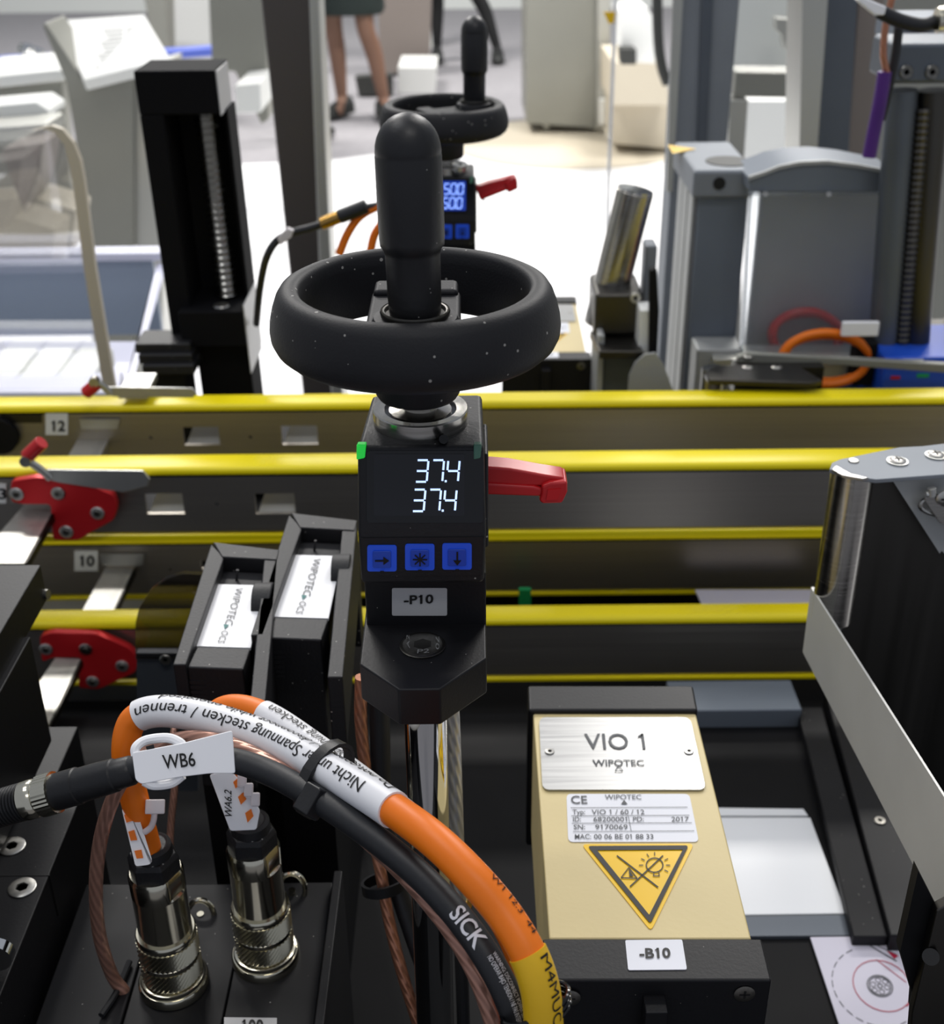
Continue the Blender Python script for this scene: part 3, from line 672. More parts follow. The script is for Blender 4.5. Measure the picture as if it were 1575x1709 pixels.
t, pl, n = tagbox([(349, 1293), (384, 1285), (398, 1300), (434, 1352), (428, 1385), (384, 1387)], .3175, 'cable_tag', 'white cable tag reading WA6.2 above the second plug', 'WA6.2', ((387, 1366), (386, 1320), (375, 1362)), slots=([(389, 1305), (399, 1297), (402, 1308), (393, 1316)], [(397, 1330), (406, 1322), (411, 1334), (402, 1343)], [(409, 1357), (419, 1350), (423, 1362), (413, 1373)]))
cl = MB()
for k in range(3): cl.box(pl.hit(404 + k * 11, 1302 + k * 16, .0015), (.003, .0045, .003), frame(n))
cl.build('clip', 'clip_clear', t, bevel=.0006)
t, pl, n = tagbox([(203, 1350), (212, 1345), (228, 1352), (254, 1437), (250, 1443), (226, 1446)], .3095, 'cable_tag', 'blank white cable tag with square holes, upright on the leftmost plug', None, None, slots=([(207, 1360), (217, 1357), (221, 1370), (211, 1373)], [(214, 1388), (224, 1385), (229, 1402), (218, 1403)], [(224, 1420), (236, 1418), (239, 1432), (228, 1433)]))
MB().tube([pl.hit(240, 1390, .0), pl.hit(252, 1380, .001), pl.hit(257, 1366, .002), pl.hit(258, 1350, .002)], .0011, 8, 16).box(pl.hit(259, 1346, .003), (.0062, .0046, .003), frame(n)).build('tie_tail', 'clip_clear', t, bevel=.0006)
# zip ties
def zip_tie(c, tan, rx, ry, label, head=None, m_='black_knob', r=.0012):
    a, b_, z = frame(tan, CAMP - c); t = thing('zip_tie', c - Vector((0, 0, .01)), label, 'zip tie')
    pts = [c + a * (ry * math.cos(R(q))) + b_ * (rx * math.sin(R(q))) for q in range(0, 361, 20)]
    vs, fs = [], []
    for p in pts:
        o = (p - c).normalized()
        vs += [p - z * .0022 - o * .0005, p + z * .0022 - o * .0005, p + z * .0022 + o * .0006, p - z * .0022 + o * .0006]
    for i in range(len(pts) - 1):
        for k in range(4): fs.append((i * 4 + k, i * 4 + (k + 1) % 4, i * 4 + 4 + (k + 1) % 4, i * 4 + 4 + k))
    MB().add(vs, fs).build('strap', m_, t)
    if head is not None:
        MB().box(head, (.0055, .0085, .007), (a, b_, z)).build('head', m_, t, bevel=.0008)
    return t
c = P(541, 1300, .279); tz = zip_tie(c, o1[9] - o1[8], .0112, .0066, 'black zip tie binding the white sleeve to the black cable', P(521, 1337, .269))
c = P(893, 1680, .2155); a, b_, z = frame(o1[16] - o1[15], CAMP - c)
t = thing('wire_tie', c - Vector((0, 0, .01)), 'thin black wire tie round the yellow sleeve at the bottom edge', 'wire tie')
for k in range(3):
    MB().tube([c + a * (.0062 * math.cos(R(q))) + b_ * (.0085 * math.sin(R(q))) + z * (k * .0016 - .001 + .003 * math.sin(R(q))) for q in range(0, 361, 30)], .0006, 8, 40).build('turn', 'black_glossy', t)
c = P(640, 1477, .338); zip_tie(c, Vector((.1, -.1, -1)), .0075, .0045, 'black zip tie holding the copper-coloured and black hanging cables')
# ================================================================ CONVEYOR GUIDE RAILS
def rail(label, Y, zt, zb, cap, bot, slots=(), ruler_label=None, x0=-.75, x1=.75, capz=.0042, mat_='steel_rail'):
    """zt top of the yellow cap, zb lower edge of the steel web (both relative to the camera), slots in pixels"""
    t = thing('guide_rail', (0, Y, Zr(zb - .004)), label, 'guide rail', 'yellow-capped guide rails')
    web_t = zt - capz - .0018
    cuts = sorted([(P(a, (c + d) / 2, Y).x, P(b, (c + d) / 2, Y).x, P(a, c, Y).z, P(a, d, Y).z) for a, b, c, d in slots]); mb = MB(); x = x0
    for a, b, zu, zd in cuts:
        mb.bx(x, a, Y, Y + .0025, Zr(zb), Zr(web_t)); mb.bx(a, b, Y, Y + .0025, zu, Zr(web_t)); mb.bx(a, b, Y, Y + .0025, Zr(zb), zd); x = b
    mb.bx(x, x1, Y, Y + .0025, Zr(zb), Zr(web_t)); mb.bx(x0, x1, Y + .0025, Y + cap - .002, Zr(web_t - .002), Zr(web_t))
    mb.build('web', mat_, t)
    for a, b, zu, zd in cuts:
        MB().prism([(a + .001, Y + .003, zd), (b, Y + .003, zd), (b - .001, Y + .014, (zu + zd) / 2 + .001), (a + .004, Y + .014, (zu + zd) / 2 + .001)], (0, .0, -.001)).build('slot_flap', 'steel_bare', t)
    MB().bx(x0, x1, Y - .0003, Y + .004, Zr(web_t), Zr(web_t + .0018)).bx(x0, x1, Y + .0035, Y + .005, Zr(zb - .002), Zr(zb)).build('gap_strip', 'black_matte', t)
    c = MB(); pr = [(Y - .0015, zt - capz), (Y - .0018, zt - capz * .5), (Y - .0005, zt - .0006), (Y + .0015, zt), (Y + cap - .002, zt), (Y + cap, zt - .001), (Y + cap, zt - capz)]
    c.prism([(x0, y, Zr(z)) for y, z in pr], (x1 - x0, 0, 0)).build('yellow_cap', 'yellow_rail', t, smooth=50)
    if bot: MB().bx(x0, x1, Y - .0012, Y + cap * .8, Zr(zb - .002 - bot), Zr(zb - .002)).build('lower_yellow_strip', 'yellow_rail', t, bevel=.0004)
    return t
railA = rail('upper guide rail farthest back, its steel web plain at the right', .77, -.3265, -.372, .018, .004, [(306, 366, 713, 743), (470, 530, 711, 742)])
railB = rail('upper guide rail nearer the camera, carrying the silver bent lever at the left', .67, -.3245, -.368, .0195, .0035, [(243, 306, 824, 858), (426, 492, 824, 858)])
railC = rail('lower guide rail farther back, above the strip of white paper', .77, -.4275, -.4735, .015, .0022, [(336, 360, 936, 950)])
railD = rail('lowest and nearest guide rail, just above the sensor box', .67, -.4325, -.4765, .016, .0025)
for Y, px, py, par in ((.77, 252, 730, railA), (.77, 418, 729, railA), (.67, 362, 840, railB), (.77, 284, 950, railC)):
    MB().cyl(P(px, py, Y - .0002), P(px, py, Y + .0006), .0011, 14).build('hole', 'ink', par)
# white plate and number tags on the rails at the left
def vtag(parent, pts, Y, m_, name='number_tag'): return MB().vp(pts, Y, .0006).build(name, m_, parent)
p = vtag(railA, [(76, 690), (113, 690), (113, 726), (76, 726)], .7692, 'bg_white'); text_on(MB(), '12', Pl((0, .7692, 0), (0, 1, 0)), (86, 719), (109, 719), (86, 702), .0004, .03).build('lettering', 'ink', p, smooth=0)
p = vtag(railC, [(124, 920), (163, 920), (163, 953), (124, 953)], .7692, 'bg_white'); text_on(MB(), '10', Pl((0, .7692, 0), (0, 1, 0)), (133, 944), (158, 944), (133, 927), .0004, .03).build('lettering', 'ink', p, smooth=0)
p = vtag(railB, [(-20, 805), (10, 808), (10, 840), (-20, 840)], .6692, 'bg_white'); text_on(MB(), '3', Pl((0, .6692, 0), (0, 1, 0)), (-2, 832), (11, 832), (-2, 815), .0004, .03).build('lettering', 'ink', p, smooth=0)
vtag(railA, [(0, 692), (70, 692), (70, 706), (0, 706)], .7694, 'steel_dark', 'dark_strip')
vtag(railA, [(132, 700), (200, 700), (196, 716), (136, 716)], .7680, 'steel_bare', 'clamp_block')
vtag(railC, [(166, 925), (240, 925), (238, 944), (170, 944)], .7680, 'steel_bare', 'clamp_block')
MB().cyl(P(2, 724, .7698) - Vector((0, .006, 0)), P(2, 724, .7698), .0125, 32).build('round_knob', 'black_matte', railA)
# back plates showing pale behind the rails at the left
for nm, q, Y, lab in (('pale_panel', [(-200, 905), (330, 905), (330, 1022), (-200, 1022)], .80, 'pale panel behind the lower rails at the left'),):
    tag(MB().vp(q, Y, .004).build(nm, 'bg_white', bevel=.0005), lab, 'panel')
tag(MB().vp([(-300, 1050), (330, 1050), (330, 1260), (-300, 1260)], .70, .004).build('metal_sheet', 'steel_bare'), 'grey metal sheet behind the lower red clamp plate', 'panel')
# ---------------------------------------------------------------- rulers and red clamps
def ruler(label, q, z, teeth=True, name='ruler_bar'):
    a, b, c, d = [PZ(x, y, z) for x, y in q]     # far left, far right, near right, near left
    t = thing(name, (a + b + c + d) / 4 - Vector((0, 0, .008)), label, 'scale bar', 'toothed steel scale bars')
    MB().prism([a, b, c, d], (0, 0, -.005)).build('bar', 'ruler', t)
    n = max(6, int((c - b).length / .0028)); mk = MB(); tt = MB(); u = (a - b).normalized()
    L = (c - b).length; dv = (c - b) / L
    for i in range(n):
        f = b + dv * (L * (i + .5) / n); ln = .004 if i % 5 else .007
        mk.add([f + u * .002 + dv * .00012 + Vector((0, 0, .0002)), f + u * (.002 + ln) + dv * .00012 + Vector((0, 0, .0002)), f + u * (.002 + ln) - dv * .00012 + Vector((0, 0, .0002)), f + u * .002 - dv * .00012 + Vector((0, 0, .0002))], [(0, 1, 2, 3)])
        tt.box(f - u * .0007 - Vector((0, 0, .0025)), (.0018, L / n * .5, .005), (u, dv, u.cross(dv)))
    mk.build('scale_marks', 'ink_grey', t, smooth=0)
    if teeth: tt.build('rack_teeth', 'steel_dark', t, smooth=0)['kind'] = 'stuff'
    return t
ruler('short scale bar between the two upper rails, beside the number 12', [(140, 715), (190, 715), (166, 764), (112, 764)], -.352, False)
ruler('scale bar coming forward from the upper red clamp plate', [(44, 838), (96, 838), (40, 940), (-45, 940)], -.350)
ruler('scale bar between the lower rails, beside the number 10', [(180, 940), (226, 942), (186, 1024), (135, 1024)], -.452)
ruler('scale bar coming forward from the lower red clamp plate', [(92, 1098), (134, 1100), (78, 1215), (15, 1215)], -.445)
def red_clamp(label, pts, scr, Y, rad=12):
    t = thing('clamp_plate', P(sum(a for a, b in pts) / len(pts), max(b for a, b in pts), Y), label, 'clamp plate', 'red clamp plates')
    MB().vp(rquad(pts, 7, 3), Y - .006, .0055).build('plate', 'red_metal', t, bevel=.0007)
    for k, (x, y, dk) in enumerate(scr):
        c = P(x, y, Y - .0062); MB().lathe([(0, 0), (.0041, 0), (.0041, .0008), (.0036, .0012), (0, .0012)], c, (0, -1, 0), 28).build('washer', 'steel_bare' if not dk else 'steel', t)
        screw(t, c + Vector((0, -.0012, 0)), (0, -1, 0), .0021, 'screw', 'screw_dark', dome=.3)
    return t
red_clamp('red clamp plate with four bolts on the upper near rail', [(18, 803), (58, 797), (128, 803), (163, 816), (190, 826), (196, 846), (190, 868), (150, 890), (132, 902), (88, 902), (84, 842), (38, 842), (18, 838)], [(28, 824, 0), (97, 823, 1), (163, 856, 0), (111, 887, 0)], .667)
red_clamp('red clamp plate with four bolts on the lowest near rail', [(66, 1062), (85, 1056), (160, 1058), (190, 1070), (216, 1082), (232, 1100), (226, 1122), (180, 1144), (162, 1151), (130, 1148), (136, 1098), (86, 1098), (70, 1106)], [(77, 1083, 0), (143, 1083, 1), (204, 1111, 0), (155, 1137, 0)], .667)
def bent_lever(label, zz, body, bend, knob, Y):
    t = thing('bent_lever', P(body[0][0], body[2][1], Y), label, 'lever', 'bent sheet levers with red grips')
    MB().vp(body, Y, .0016).build('blade', 'steel_bare', t, bevel=.0004)
    a, b = bend; A = P(a[0], a[1], Y - .004); B = P(b[0], b[1], Y)
    MB().tube([A, A.lerp(B, .5) + Vector((0, 0, .001)), B], .0024, 12, 14).build('arm', 'steel_bare', t)
    MB().cyl(P(knob[0][0], knob[0][1], Y - .002), P(knob[1][0], knob[1][1], Y - .003), .0042, 20).build('grip', 'red_plastic', t, bevel=.0006)
    MB().cyl(A + Vector((0, -.003, 0)), A + Vector((0, .002, 0)), .0033, 16).build('pin', 'screw', t)
bent_lever('silver bent lever with a red grip on the nearer upper rail', 0, [(78, 784), (238, 786), (250, 800), (246, 812), (205, 822), (100, 806), (76, 800)], ((44, 768), (84, 798)), ((45, 762), (70, 738)), .660)
bent_lever('silver bent lever with a red grip on the back upper rail', 0, [(180, 646), (320, 648), (328, 656), (322, 664), (188, 662)], ((158, 636), (184, 656)), ((143, 656), (162, 640)), .764)
# ================================================================ BLACK BED AND BLOCKS (foreground, left)
BED = -.466
MB().bx(-.50, .42, .10, .615, Zr(BED - .012), Zr(BED)).bx(-.50, .42, .6155, .80, Zr(BED - .062), Zr(BED - .05)).bx(-.50, .42, .611, .6155, Zr(BED - .055), Zr(BED - .005)).build('machine_bed', 'black_matte')
tag(bpy.data.objects['machine_bed'], 'wide black bed plate deep under the rails and cables', 'machine bed')
MB().bx(-.46, .38, .14, .76, 0.02, Zr(BED - .064)).build('machine_cabinet', 'black_matte')
tag(bpy.data.objects['machine_cabinet'], 'dark machine cabinet carrying the bed plate', 'cabinet')
zb = Zr(ZB)
t = thing('connector_panel', (-.1, .3, Zr(BED)), 'black panel carrying the two metal plugs', 'panel')
xs = [P(70, 1600, .30).x, PZ(212, 1640, ZB).x, PZ(372, 1640, ZB).x, PZ(540, 1560, ZB).x]
xs = [-.1535, PZ(205, 1700, ZB).x, PZ(372, 1700, ZB).x, PZ(527, 1700, ZB).x]
for i in range(3):
    MB().bx(xs[i] + .0002, xs[i + 1] - .0002, .23, .368, Zr(BED), zb - (.0004 if i == 1 else 0)).build('panel_block', 'black_dust', t, bevel=.0006)
MB().bx(xs[3] + .0005, xs[3] + .004, .23, .368, Zr(BED), zb + .006).build('side_rib', 'black_anodised', t, bevel=.0005)
pl = Pl((0, 0, zb), (0, 0, 1))
MB().on(pl, [(374, 1699), (462, 1700), (462, 1760), (374, 1760)], .0004, .0004).build('label', 'grey_label', t)
text_on(MB(), '100', pl, (404, 1724), (440, 1724), (404, 1704), .0008, .02).build('lettering', 'ink', t, smooth=0)
MB().tube([pl.hit(*a, .0015) for a in ((217, 1610), (200, 1650), (190, 1670), (170, 1700))], .0012, 8).build('thin_wire', 'cable_black', t)
# three stacked blocks at the left edge
def lblock(label, q, Y1, zt, zbm, screws=(), m_='black_anodised', Y0=.16, name='mounting_block'):
    c = P(q[0], q[1], Y1); x1 = c.x
    t = thing(name, (x1 - .06, (Y0 + Y1) / 2, Zr(zbm)), label, 'block')
    MB().bx(x1 - .13, x1, Y0, Y1, Zr(zbm), c.z).build('body', m_, t, bevel=.0006)
    pz = Pl((0, 0, c.z), (0, 0, 1))
    for x, y, r in screws: screw(t, pz.hit(x, y, .0001), (0, 0, 1), r, 'screw', 'screw', 'hex', .12)
    return t, c
t, c = lblock('upper black block with a sheen on top at the left edge', (68, 942), .45, 0, -.279); 
MB().cyl(P(68, 992, .4495), P(69, 992, .4490) + Vector((.003, 0, 0)), .0022, 14).build('pin', 'screw', t)
t, c = lblock('middle black block under the upper one at the left edge', (51, 1062), .42, 0, -.330)
t, c = lblock('lower black block with two countersunk screws at the left edge', (150, 1292), .40, 0, -.425, [(20, 1413, .0050), (37, 1482, .0050)])
MB().bx(c.x - .13, c.x + .0004, .3432, .3436, c.z - .02, c.z + .0002).build('seam', 'ink', t)
MB().cyl(P(-2, 1585, .30), P(-2, 1585, .30) + Vector((0, -.004, 0)), .0055, 24).build('round_head', 'chrome', t)
lblock('low black plate behind the lower block', (130, 1212), .455, 0, -.425, Y0=.402)
# ---------------------------------------------------------------- black belt holders with white tapes
def holder(label, dx, dy, txt=True):
    z = -.262; s = lambda pts: [(x + dx, y + dy) for x, y in pts]
    t = thing('tape_holder', PZ(510 + dx, 1000 + dy, z) - Vector((0, 0, .204 - .0)), label, 'holder', 'black holders with white tapes')
    H_ = lambda nm, pts, zz, th, m_='black_plastic', b=.0006, par=t: MB().hp(s(pts), zz, th).build(nm, m_, par, bevel=b)
    H_('side_rail', [(482, 858), (504, 880), (440, 1060), (418, 1060)], z + .004, .03)
    H_('side_rail', [(572, 868), (596, 869), (572, 1130), (546, 1130)], z + .004, .03)
    H_('end_rail', [(485, 855), (596, 868), (592, 885), (500, 880)], z + .0045, .06)
    H_('inner_floor', [(500, 880), (572, 880), (536, 1080), (444, 1080)], z - .012, .192, 'black_matte', 0)
    H_('slide', [(500, 904), (572, 907), (566, 932), (490, 929)], z - .0015, .008)
    MB().vp(s([(524, 903), (528, 903), (526, 924), (522, 924)]), PZ(525 + dx, 915 + dy, z).y, .001).build('pointer', 'black_plastic', t)
    tp = MB().hp(s([(492, 926), (571, 928), (560, 975), (548, 1032), (457, 1029), (475, 975)]), z, .0012).build('tape', 'white_tag', t)
    pz = Pl((0, 0, Zr(z)), (0, 0, 1)); e = MB()
    text_on(e, 'WIPOTEC', pz, (dx + 524, dy + 932), (dx + 505, dy + 994), (dx + 536, dy + 934), .0004); text_on(e, 'OCS', pz, (dx + 501, dy + 1004), (dx + 493, dy + 1024), (dx + 512, dy + 1006), .0004)
    e.build('lettering', 'ink_grey', tp, smooth=0)
    MB().add([pz.hit(dx + 503, dy + 994, .0004), pz.hit(dx + 513, dy + 995, .0004), pz.hit(dx + 505, dy + 1002, .0004)], [(0, 1, 2)]).build('triangle', 'ink_teal', tp, smooth=0)
    a = PZ(572 + dx, 965 + dy, z - .004); MB().cyl(a - Vector((.004, 0, 0)), a + Vector((.0035, 0, 0)), .010, 28).build('roller', 'black_plastic', t, bevel=.0006)
    q = [PZ(x + dx, y + dy, z + .002) for x, y in ((458, 1030), (548, 1033), (536, 1068), (441, 1064))]
    MB().prism(q, (0, 0, -.055)).build('front_block', 'black_plastic', t, bevel=.0008)
    f = q[3]; rb = MB()
    for k in range(6): rb.bx(q[3].x + .0005, q[2].x - .0005, f.y - .0006, f.y + .001, f.z - .007 - k * .0022, f.z - .0058 - k * .0022)
    rb.build('grip_rib', 'black_plastic', t)
    return t
holder('black holder with a white printed tape, the one next to the P10 bracket', 0, 0)
holder('black holder with a white printed tape, the lower one on the left', -130, 49)
# smoked acrylic guard
q = [(226, 1100), (226, 1040), (232, 1015), (252, 985), (278, 966), (306, 958), (345, 960), (345, 1100)]
t = thing('smoked_guard', P(290, 1180, .50), 'smoked clear guard with a rounded corner left of the lower holder', 'guard')
MB().vp(q, .50, .003).build('pane', 'smoked', t)
MB().vp([(228, 1090), (330, 1090), (330, 1320), (228, 1320)], .502, .004).build('lower_plate', 'aluminium_dark', t)
for x, y in ((276, 1101), (318, 1072)): screw(t, P(x, y, .4995), (0, -1, 0), .0028, 'screw', 'screw', 'hex', .2)
# ================================================================ DEEP INTERIOR, RIGHT
zw = BED + .002
tag(MB().hp([(1100, 1364), (1352, 1364), (1412, 1524), (1130, 1528)], zw, .002).build('glare_white_plate', 'white_gloss', bevel=.0004), 'glossy plate right of the cream sensor box, lamp reflection painted in as white', 'plate')  # reflection of the ceiling lights is put into the plate's white colour
tag(MB().hp([(1100, 1347), (1340, 1350), (1348, 1361), (1100, 1361)], zw, .002).build('white_strip', 'white_gloss'), 'narrow white strip just behind the glossy white plate', 'strip')
tag(MB().hp([(1130, 1531), (1413, 1527), (1428, 1561), (1140, 1563)], zw, .002).build('grey_strip', 'aluminium_dark'), 'grey strip in front of the glossy white plate', 'strip')
t = thing('grey_box', P(1240, 1280, .60), 'dull grey metal box between the lowest rail and the white plate', 'box')
MB().pbox(1120, 1332, 1185, 1276, .60, .03).build('front_panel', 'slate', t, bevel=.001)
tag(MB().tube([P(1250, 1276, .585), P(1247, 1320, .57), P(1240, 1366, .552)], .0016, 10).build('thin_rod', 'steel_dark'), 'thin dark rod running down to the white plate', 'rod')
# beams of the frame around the opening
def beam(pts, z, th, label, m_, name='frame_beam'):
    t = MB().hp(pts, z, th).build(name, m_, bevel=.0008); return tag(t, label, 'beam')
beam([(1330, 1180), (1372, 1180), (1482, 1563), (1424, 1563)], -.458, .008, 'dark grey frame beam right of the white plate', 'black_dust')
beam([(1376, 1150), (1470, 1150), (1640, 1561), (1486, 1561)], -.454, .012, 'black frame beam between the grey beam and the steel side guide', 'black_anodised')
o = bpy.data.objects['frame_beam.001']; 
s_ = screw(o, PZ(1468, 1370, -.4538), (0, 0, 1), .0030, 'screw', 'screw_dark', 'hex', .2)
# drawing sheet
t = thing('drawing_sheet', PZ(1440, 1640, zw), 'white sheet with a drawing of circles at the lower right', 'paper')
hz = Pl((0, 0, Zr(zw)), (0, 0, 1))
MB().hp([(1352, 1564), (1506, 1562), (1560, 1770), (1420, 1770)], zw, .0006).build('sheet', 'drawing_paper', t)
e = MB(); r_ = MB()
cir = lambda cx, cy, rx, ry, a0=0, a1=361, st=15: [(cx + rx * math.cos(R(a)) + (ry * .25 * math.sin(R(a))), cy + ry * math.sin(R(a))) for a in range(a0, a1, st)]
line_on(r_, hz, cir(1472, 1646, 48, 43), 1.4)
dd = cir(1462, 1648, 72, 66, 60, 260, 5)
for i in range(0, len(dd) - 2, 3): line_on(e, hz, dd[i:i + 3], 1.3)
for rr in (21, 18, 4): line_on(e, hz, cir(1468, 1646, rr, rr * .85), 1.5)
for k in range(6):
    a = R(60 * k + 15); line_on(e, hz, cir(1468 + 12 * math.cos(a), 1646 + 10 * math.sin(a), 4.5, 4, 0, 361, 45), 1.1)
line_on(e, hz, [(1443, 1574), (1496, 1605)], 1.8); line_on(e, hz, [(1445, 1570), (1496, 1594)], 1.2)
line_on(r_, hz, [(1462, 1602), (1512, 1640)], 1.2); line_on(r_, hz, [(1512, 1680), (1530, 1664)], 1.6)
r_.add([hz.hit(1480, 1588, .0004), hz.hit(1499, 1596, .0004), hz.hit(1492, 1601, .0004)], [(0, 1, 2)])
e.build('black_lines', 'ink_grey', t, smooth=0); r_.build('red_lines', 'red_ink', t, smooth=0)
tag(MB().hp([(1160, 984), (1360, 984), (1370, 1012), (1172, 1012)], BED + .003, .001).build('paper_sheet', 'drawing_paper'), 'white paper seen in the gap between the two lower rails', 'paper')
tag(MB().vp([(866, 985), (886, 985), (886, 1012), (866, 1012)], .742, .004).build('green_strip', 'green_tape'), 'small green strip in the gap between the two lower rails', 'strip')
# right lower corner block
t = thing('corner_block', P(1560, 1700, .235), 'black corner block below the steel side guide at the right edge', 'block')
MB().vp([(1532, 1453), (1566, 1520), (1534, 1700), (1522, 1690), (1524, 1665), (1502, 1588)], .262, .004).build('black_face', 'black_matte', t)
MB().vp([(1563, 1520), (1620, 1490), (1620, 1760), (1516, 1760), (1522, 1690)], .258, .0035).build('grey_face', 'steel_dark', t, bevel=.0005)
MB().cyl(P(1553, 1597, .258), P(1553, 1597, .256), .0024, 20).build('hole', 'ink', t)
# ================================================================ STEEL SIDE GUIDE (right)
XG = .1465
t = thing('side_guide', (XG + .03, .33, Zr(-.322)), 'tall steel side guide with a rounded nose at the right edge', 'side guide')
c = P(1421, 800, .444); zt_ = Zr(-.2183)
pg = Pl((XG, 0, 0), (1, 0, 0))
MB().cyl((c.x, .444, Zr(-.288)), (c.x, .444, zt_), .0084, 48).build('nose', 'steel_turned', t)
Ys = .447
MB().vp([(1448, 797), (1700, 770), (1700, 1535), (1531, 1300), (1400, 1085), (1418, 1000)], Ys, .003).build('side_sheet', 'steel_dark', t)
pb = Pl((.142, 0, 0), (1, 0, 0))
MB().prism([pb.hit(x, y) for x, y in ((1355, 984), (1341, 1092), (1660, 1706), (1660, 1464))], (.0008, 0, 0)).build('lower_band', 'sheet_grey', t)
f = pb.hit(1355, 984); g_ = pb.hit(1341, 1092)
MB().prism([f, g_, g_ + Vector((.016, .002, 0)), f + Vector((.016, .002, 0))], (0, .002, 0)).build('band_return', 'sheet_grey', t)
zt = -.2165; tp = [(1384, 783), (1388, 772), (1402, 766), (1500, 746), (1540, 744), (1590, 738), (1600, 790), (1462, 800), (1438, 797)]
MB().hp(tp, zt, .0018).build('top_plate', 'aluminium', t, bevel=.0004)
MB().hp([(1388, 783), (1395, 776), (1420, 790), (1450, 797), (1440, 799), (1405, 793)], zt + .0014, .0012).build('edge_clip', 'steel', t, bevel=.0003)
for x, y in ((1497, 771), (1561, 761)):
    c = PZ(x, y, zt); MB().lathe([(0, 0), (.0042, 0), (.0042, .0006), (0, .0006)], c, seg=24).build('washer', 'steel_bare', t); screw(t, c + Vector((0, 0, .0006)), (0, 0, 1), .0034, 'screw', 'screw', 'cross', .25)
MB().lathe([(0, 0), (.0022, 0), (.0018, .0006), (0, .0006)], PZ(1424, 770, zt), seg=20).build('rivet', 'steel', t)
qs = [(1486, 797), (1640, 778), (1640, 990), (1571, 919), (1568, 924)]
pg = Pl((0, .438, 0), (0, 1, 0))
MB().on(pg, qs, .0, .0015).build('gusset', 'aluminium_light', t)
MB().on(pg, rquad([(1533, 822), (1545, 806), (1640, 860), (1640, 900), (1560, 862)], 6), .006, .0018).build('catch_plate', 'steel', t, bevel=.0003)
screw(t, pg.hit(1567, 819, .0065), (0, -1, 0), .0034, 'screw', 'screw', 'cross', .3)
MB().cyl(pg.hit(1546, 815, .006), pg.hit(1546, 803, .006), .0017, 14).cyl(pg.hit(1536, 813, .006), pg.hit(1546, 813, .006), .0012, 10).build('stud', 'steel_bare', t)
MB().tube([pg.hit(x, y, .004) for x, y in ((1620, 860), (1570, 854), (1540, 846), (1530, 836), (1538, 826), (1552, 830))], .0010, 8, 30).build('wire_ring', 'steel', t)
# ================================================================ BEHIND THE RAILS, RIGHT
BG = []
def blk(name, label, cat, x0, x1, yt, yb, Y, dep, m_, bevel=.001, parent=None):
    o = MB().pbox(x0, x1, yt, yb, Y, dep).build(name, m_, parent, bevel=bevel)
    return tag(o, label, cat) if parent is None else o
ZF = -.443
tag(MB().bx(-.46, .52, .81, 1.02, Zr(ZF - .03), Zr(ZF)).build('machine_bed', 'black_matte'), 'second black machine bed hidden behind the back rails', 'machine bed')
tag(MB().bx(-.42, .48, .83, 1.0, .02, Zr(ZF - .03)).build('machine_cabinet', 'black_matte'), 'dark cabinet under the back machine bed', 'cabinet')
# column with cap (print unit stand)
Y = .93
t = thing('aluminium_column', P(1180, 655, Y), 'grey aluminium column with a yellow warning sticker on top', 'column')
zc = P(1200, 322, Y).z; x0 = P(1166, 330, Y).x; x1 = P(1250, 330, Y).x
MB().bx(x0, x1, Y, Y + .085, Zr(ZF), zc).build('body', 'slate', t, bevel=.002)
for k, yy in enumerate((Y + .010, Y + .036, Y + .060)): MB().bx(x0 - .0025, x0, yy, yy + .022, Zr(ZF), zc - .002).build('side_profile', 'aluminium_light', t, bevel=.0006)
for yy in (Y + .004, Y + .0325): MB().bx(x0 - .0012, x0, yy, yy + .006, Zr(ZF), zc - .002).build('side_groove', 'ink_grey', t)
MB().bx(x0 - .006, x1 + .002, Y - .006, Y + .095, zc - .003, zc + .018).build('top_cap', 'aluminium', t, bevel=.003)
zt = zc + .018 - H; hz = Pl((0, 0, zc + .018), (0, 0, 1))
MB().cyl((x0 + .024, Y + .022, zc + .018), (x0 + .024, Y + .022, zc + .0186), .017, 36).build('recess', 'bg_dark', t)
MB().add([hz.hit(1114, 243, .0008), hz.hit(1122, 258, .0008), hz.hit(1162, 250, .0008)], [(0, 1, 2)]).build('warning_sticker', 'yellow_sign', t)
MB().cyl((P(1200, 306, Y - .006).x, Y - .0068, P(1200, 306, Y - .006).z), (P(1200, 306, Y - .006).x, Y - .004, P(1200, 306, Y - .006).z), .0046, 24).build('hole', 'ink', t)
MB().bx(x0 + .002, x1, Y - .03, Y - .001, Zr(ZF), P(1180, 560, Y).z).build('foot_block', 'aluminium_light', t, bevel=.002)
# rounded head with clear cover
Y = .90
t = thing('printer_head', P(1370, 655, Y), 'grey rounded machine head with a clear front cover', 'machine head')
arc = [(1250, 318), (1250, 298), (1275, 290), (1300, 280), (1335, 273), (1380, 271), (1430, 277), (1470, 285), (1503, 293), (1503, 322), (1250, 322)]
MB().vp(arc, Y, .055).build('head', 'slate', t, bevel=.002)
arc2 = [(x, y) for x, y in arc[1:9]]; s_ = MB()
for a, b in zip(arc2[:-1], arc2[1:]): s_.vp([(a[0], a[1] - 3), (b[0], b[1] - 3), (b[0], b[1] + 3), (a[0], a[1] + 3)], Y - .002, .003)
s_.build('front_edge', 'aluminium_light', t)
MB().pbox(1252, 1490, 320, 746, Y + .045, .012).build('back_panel', 'aluminium_light', t)
cv = MB(); 
cv.prism([P(1252, 322, Y), P(1502, 322, Y), P(1470, 604, Y), P(1236, 604, Y)], (0, .0025, 0))
cv.build('clear_cover', 'frosted', t)
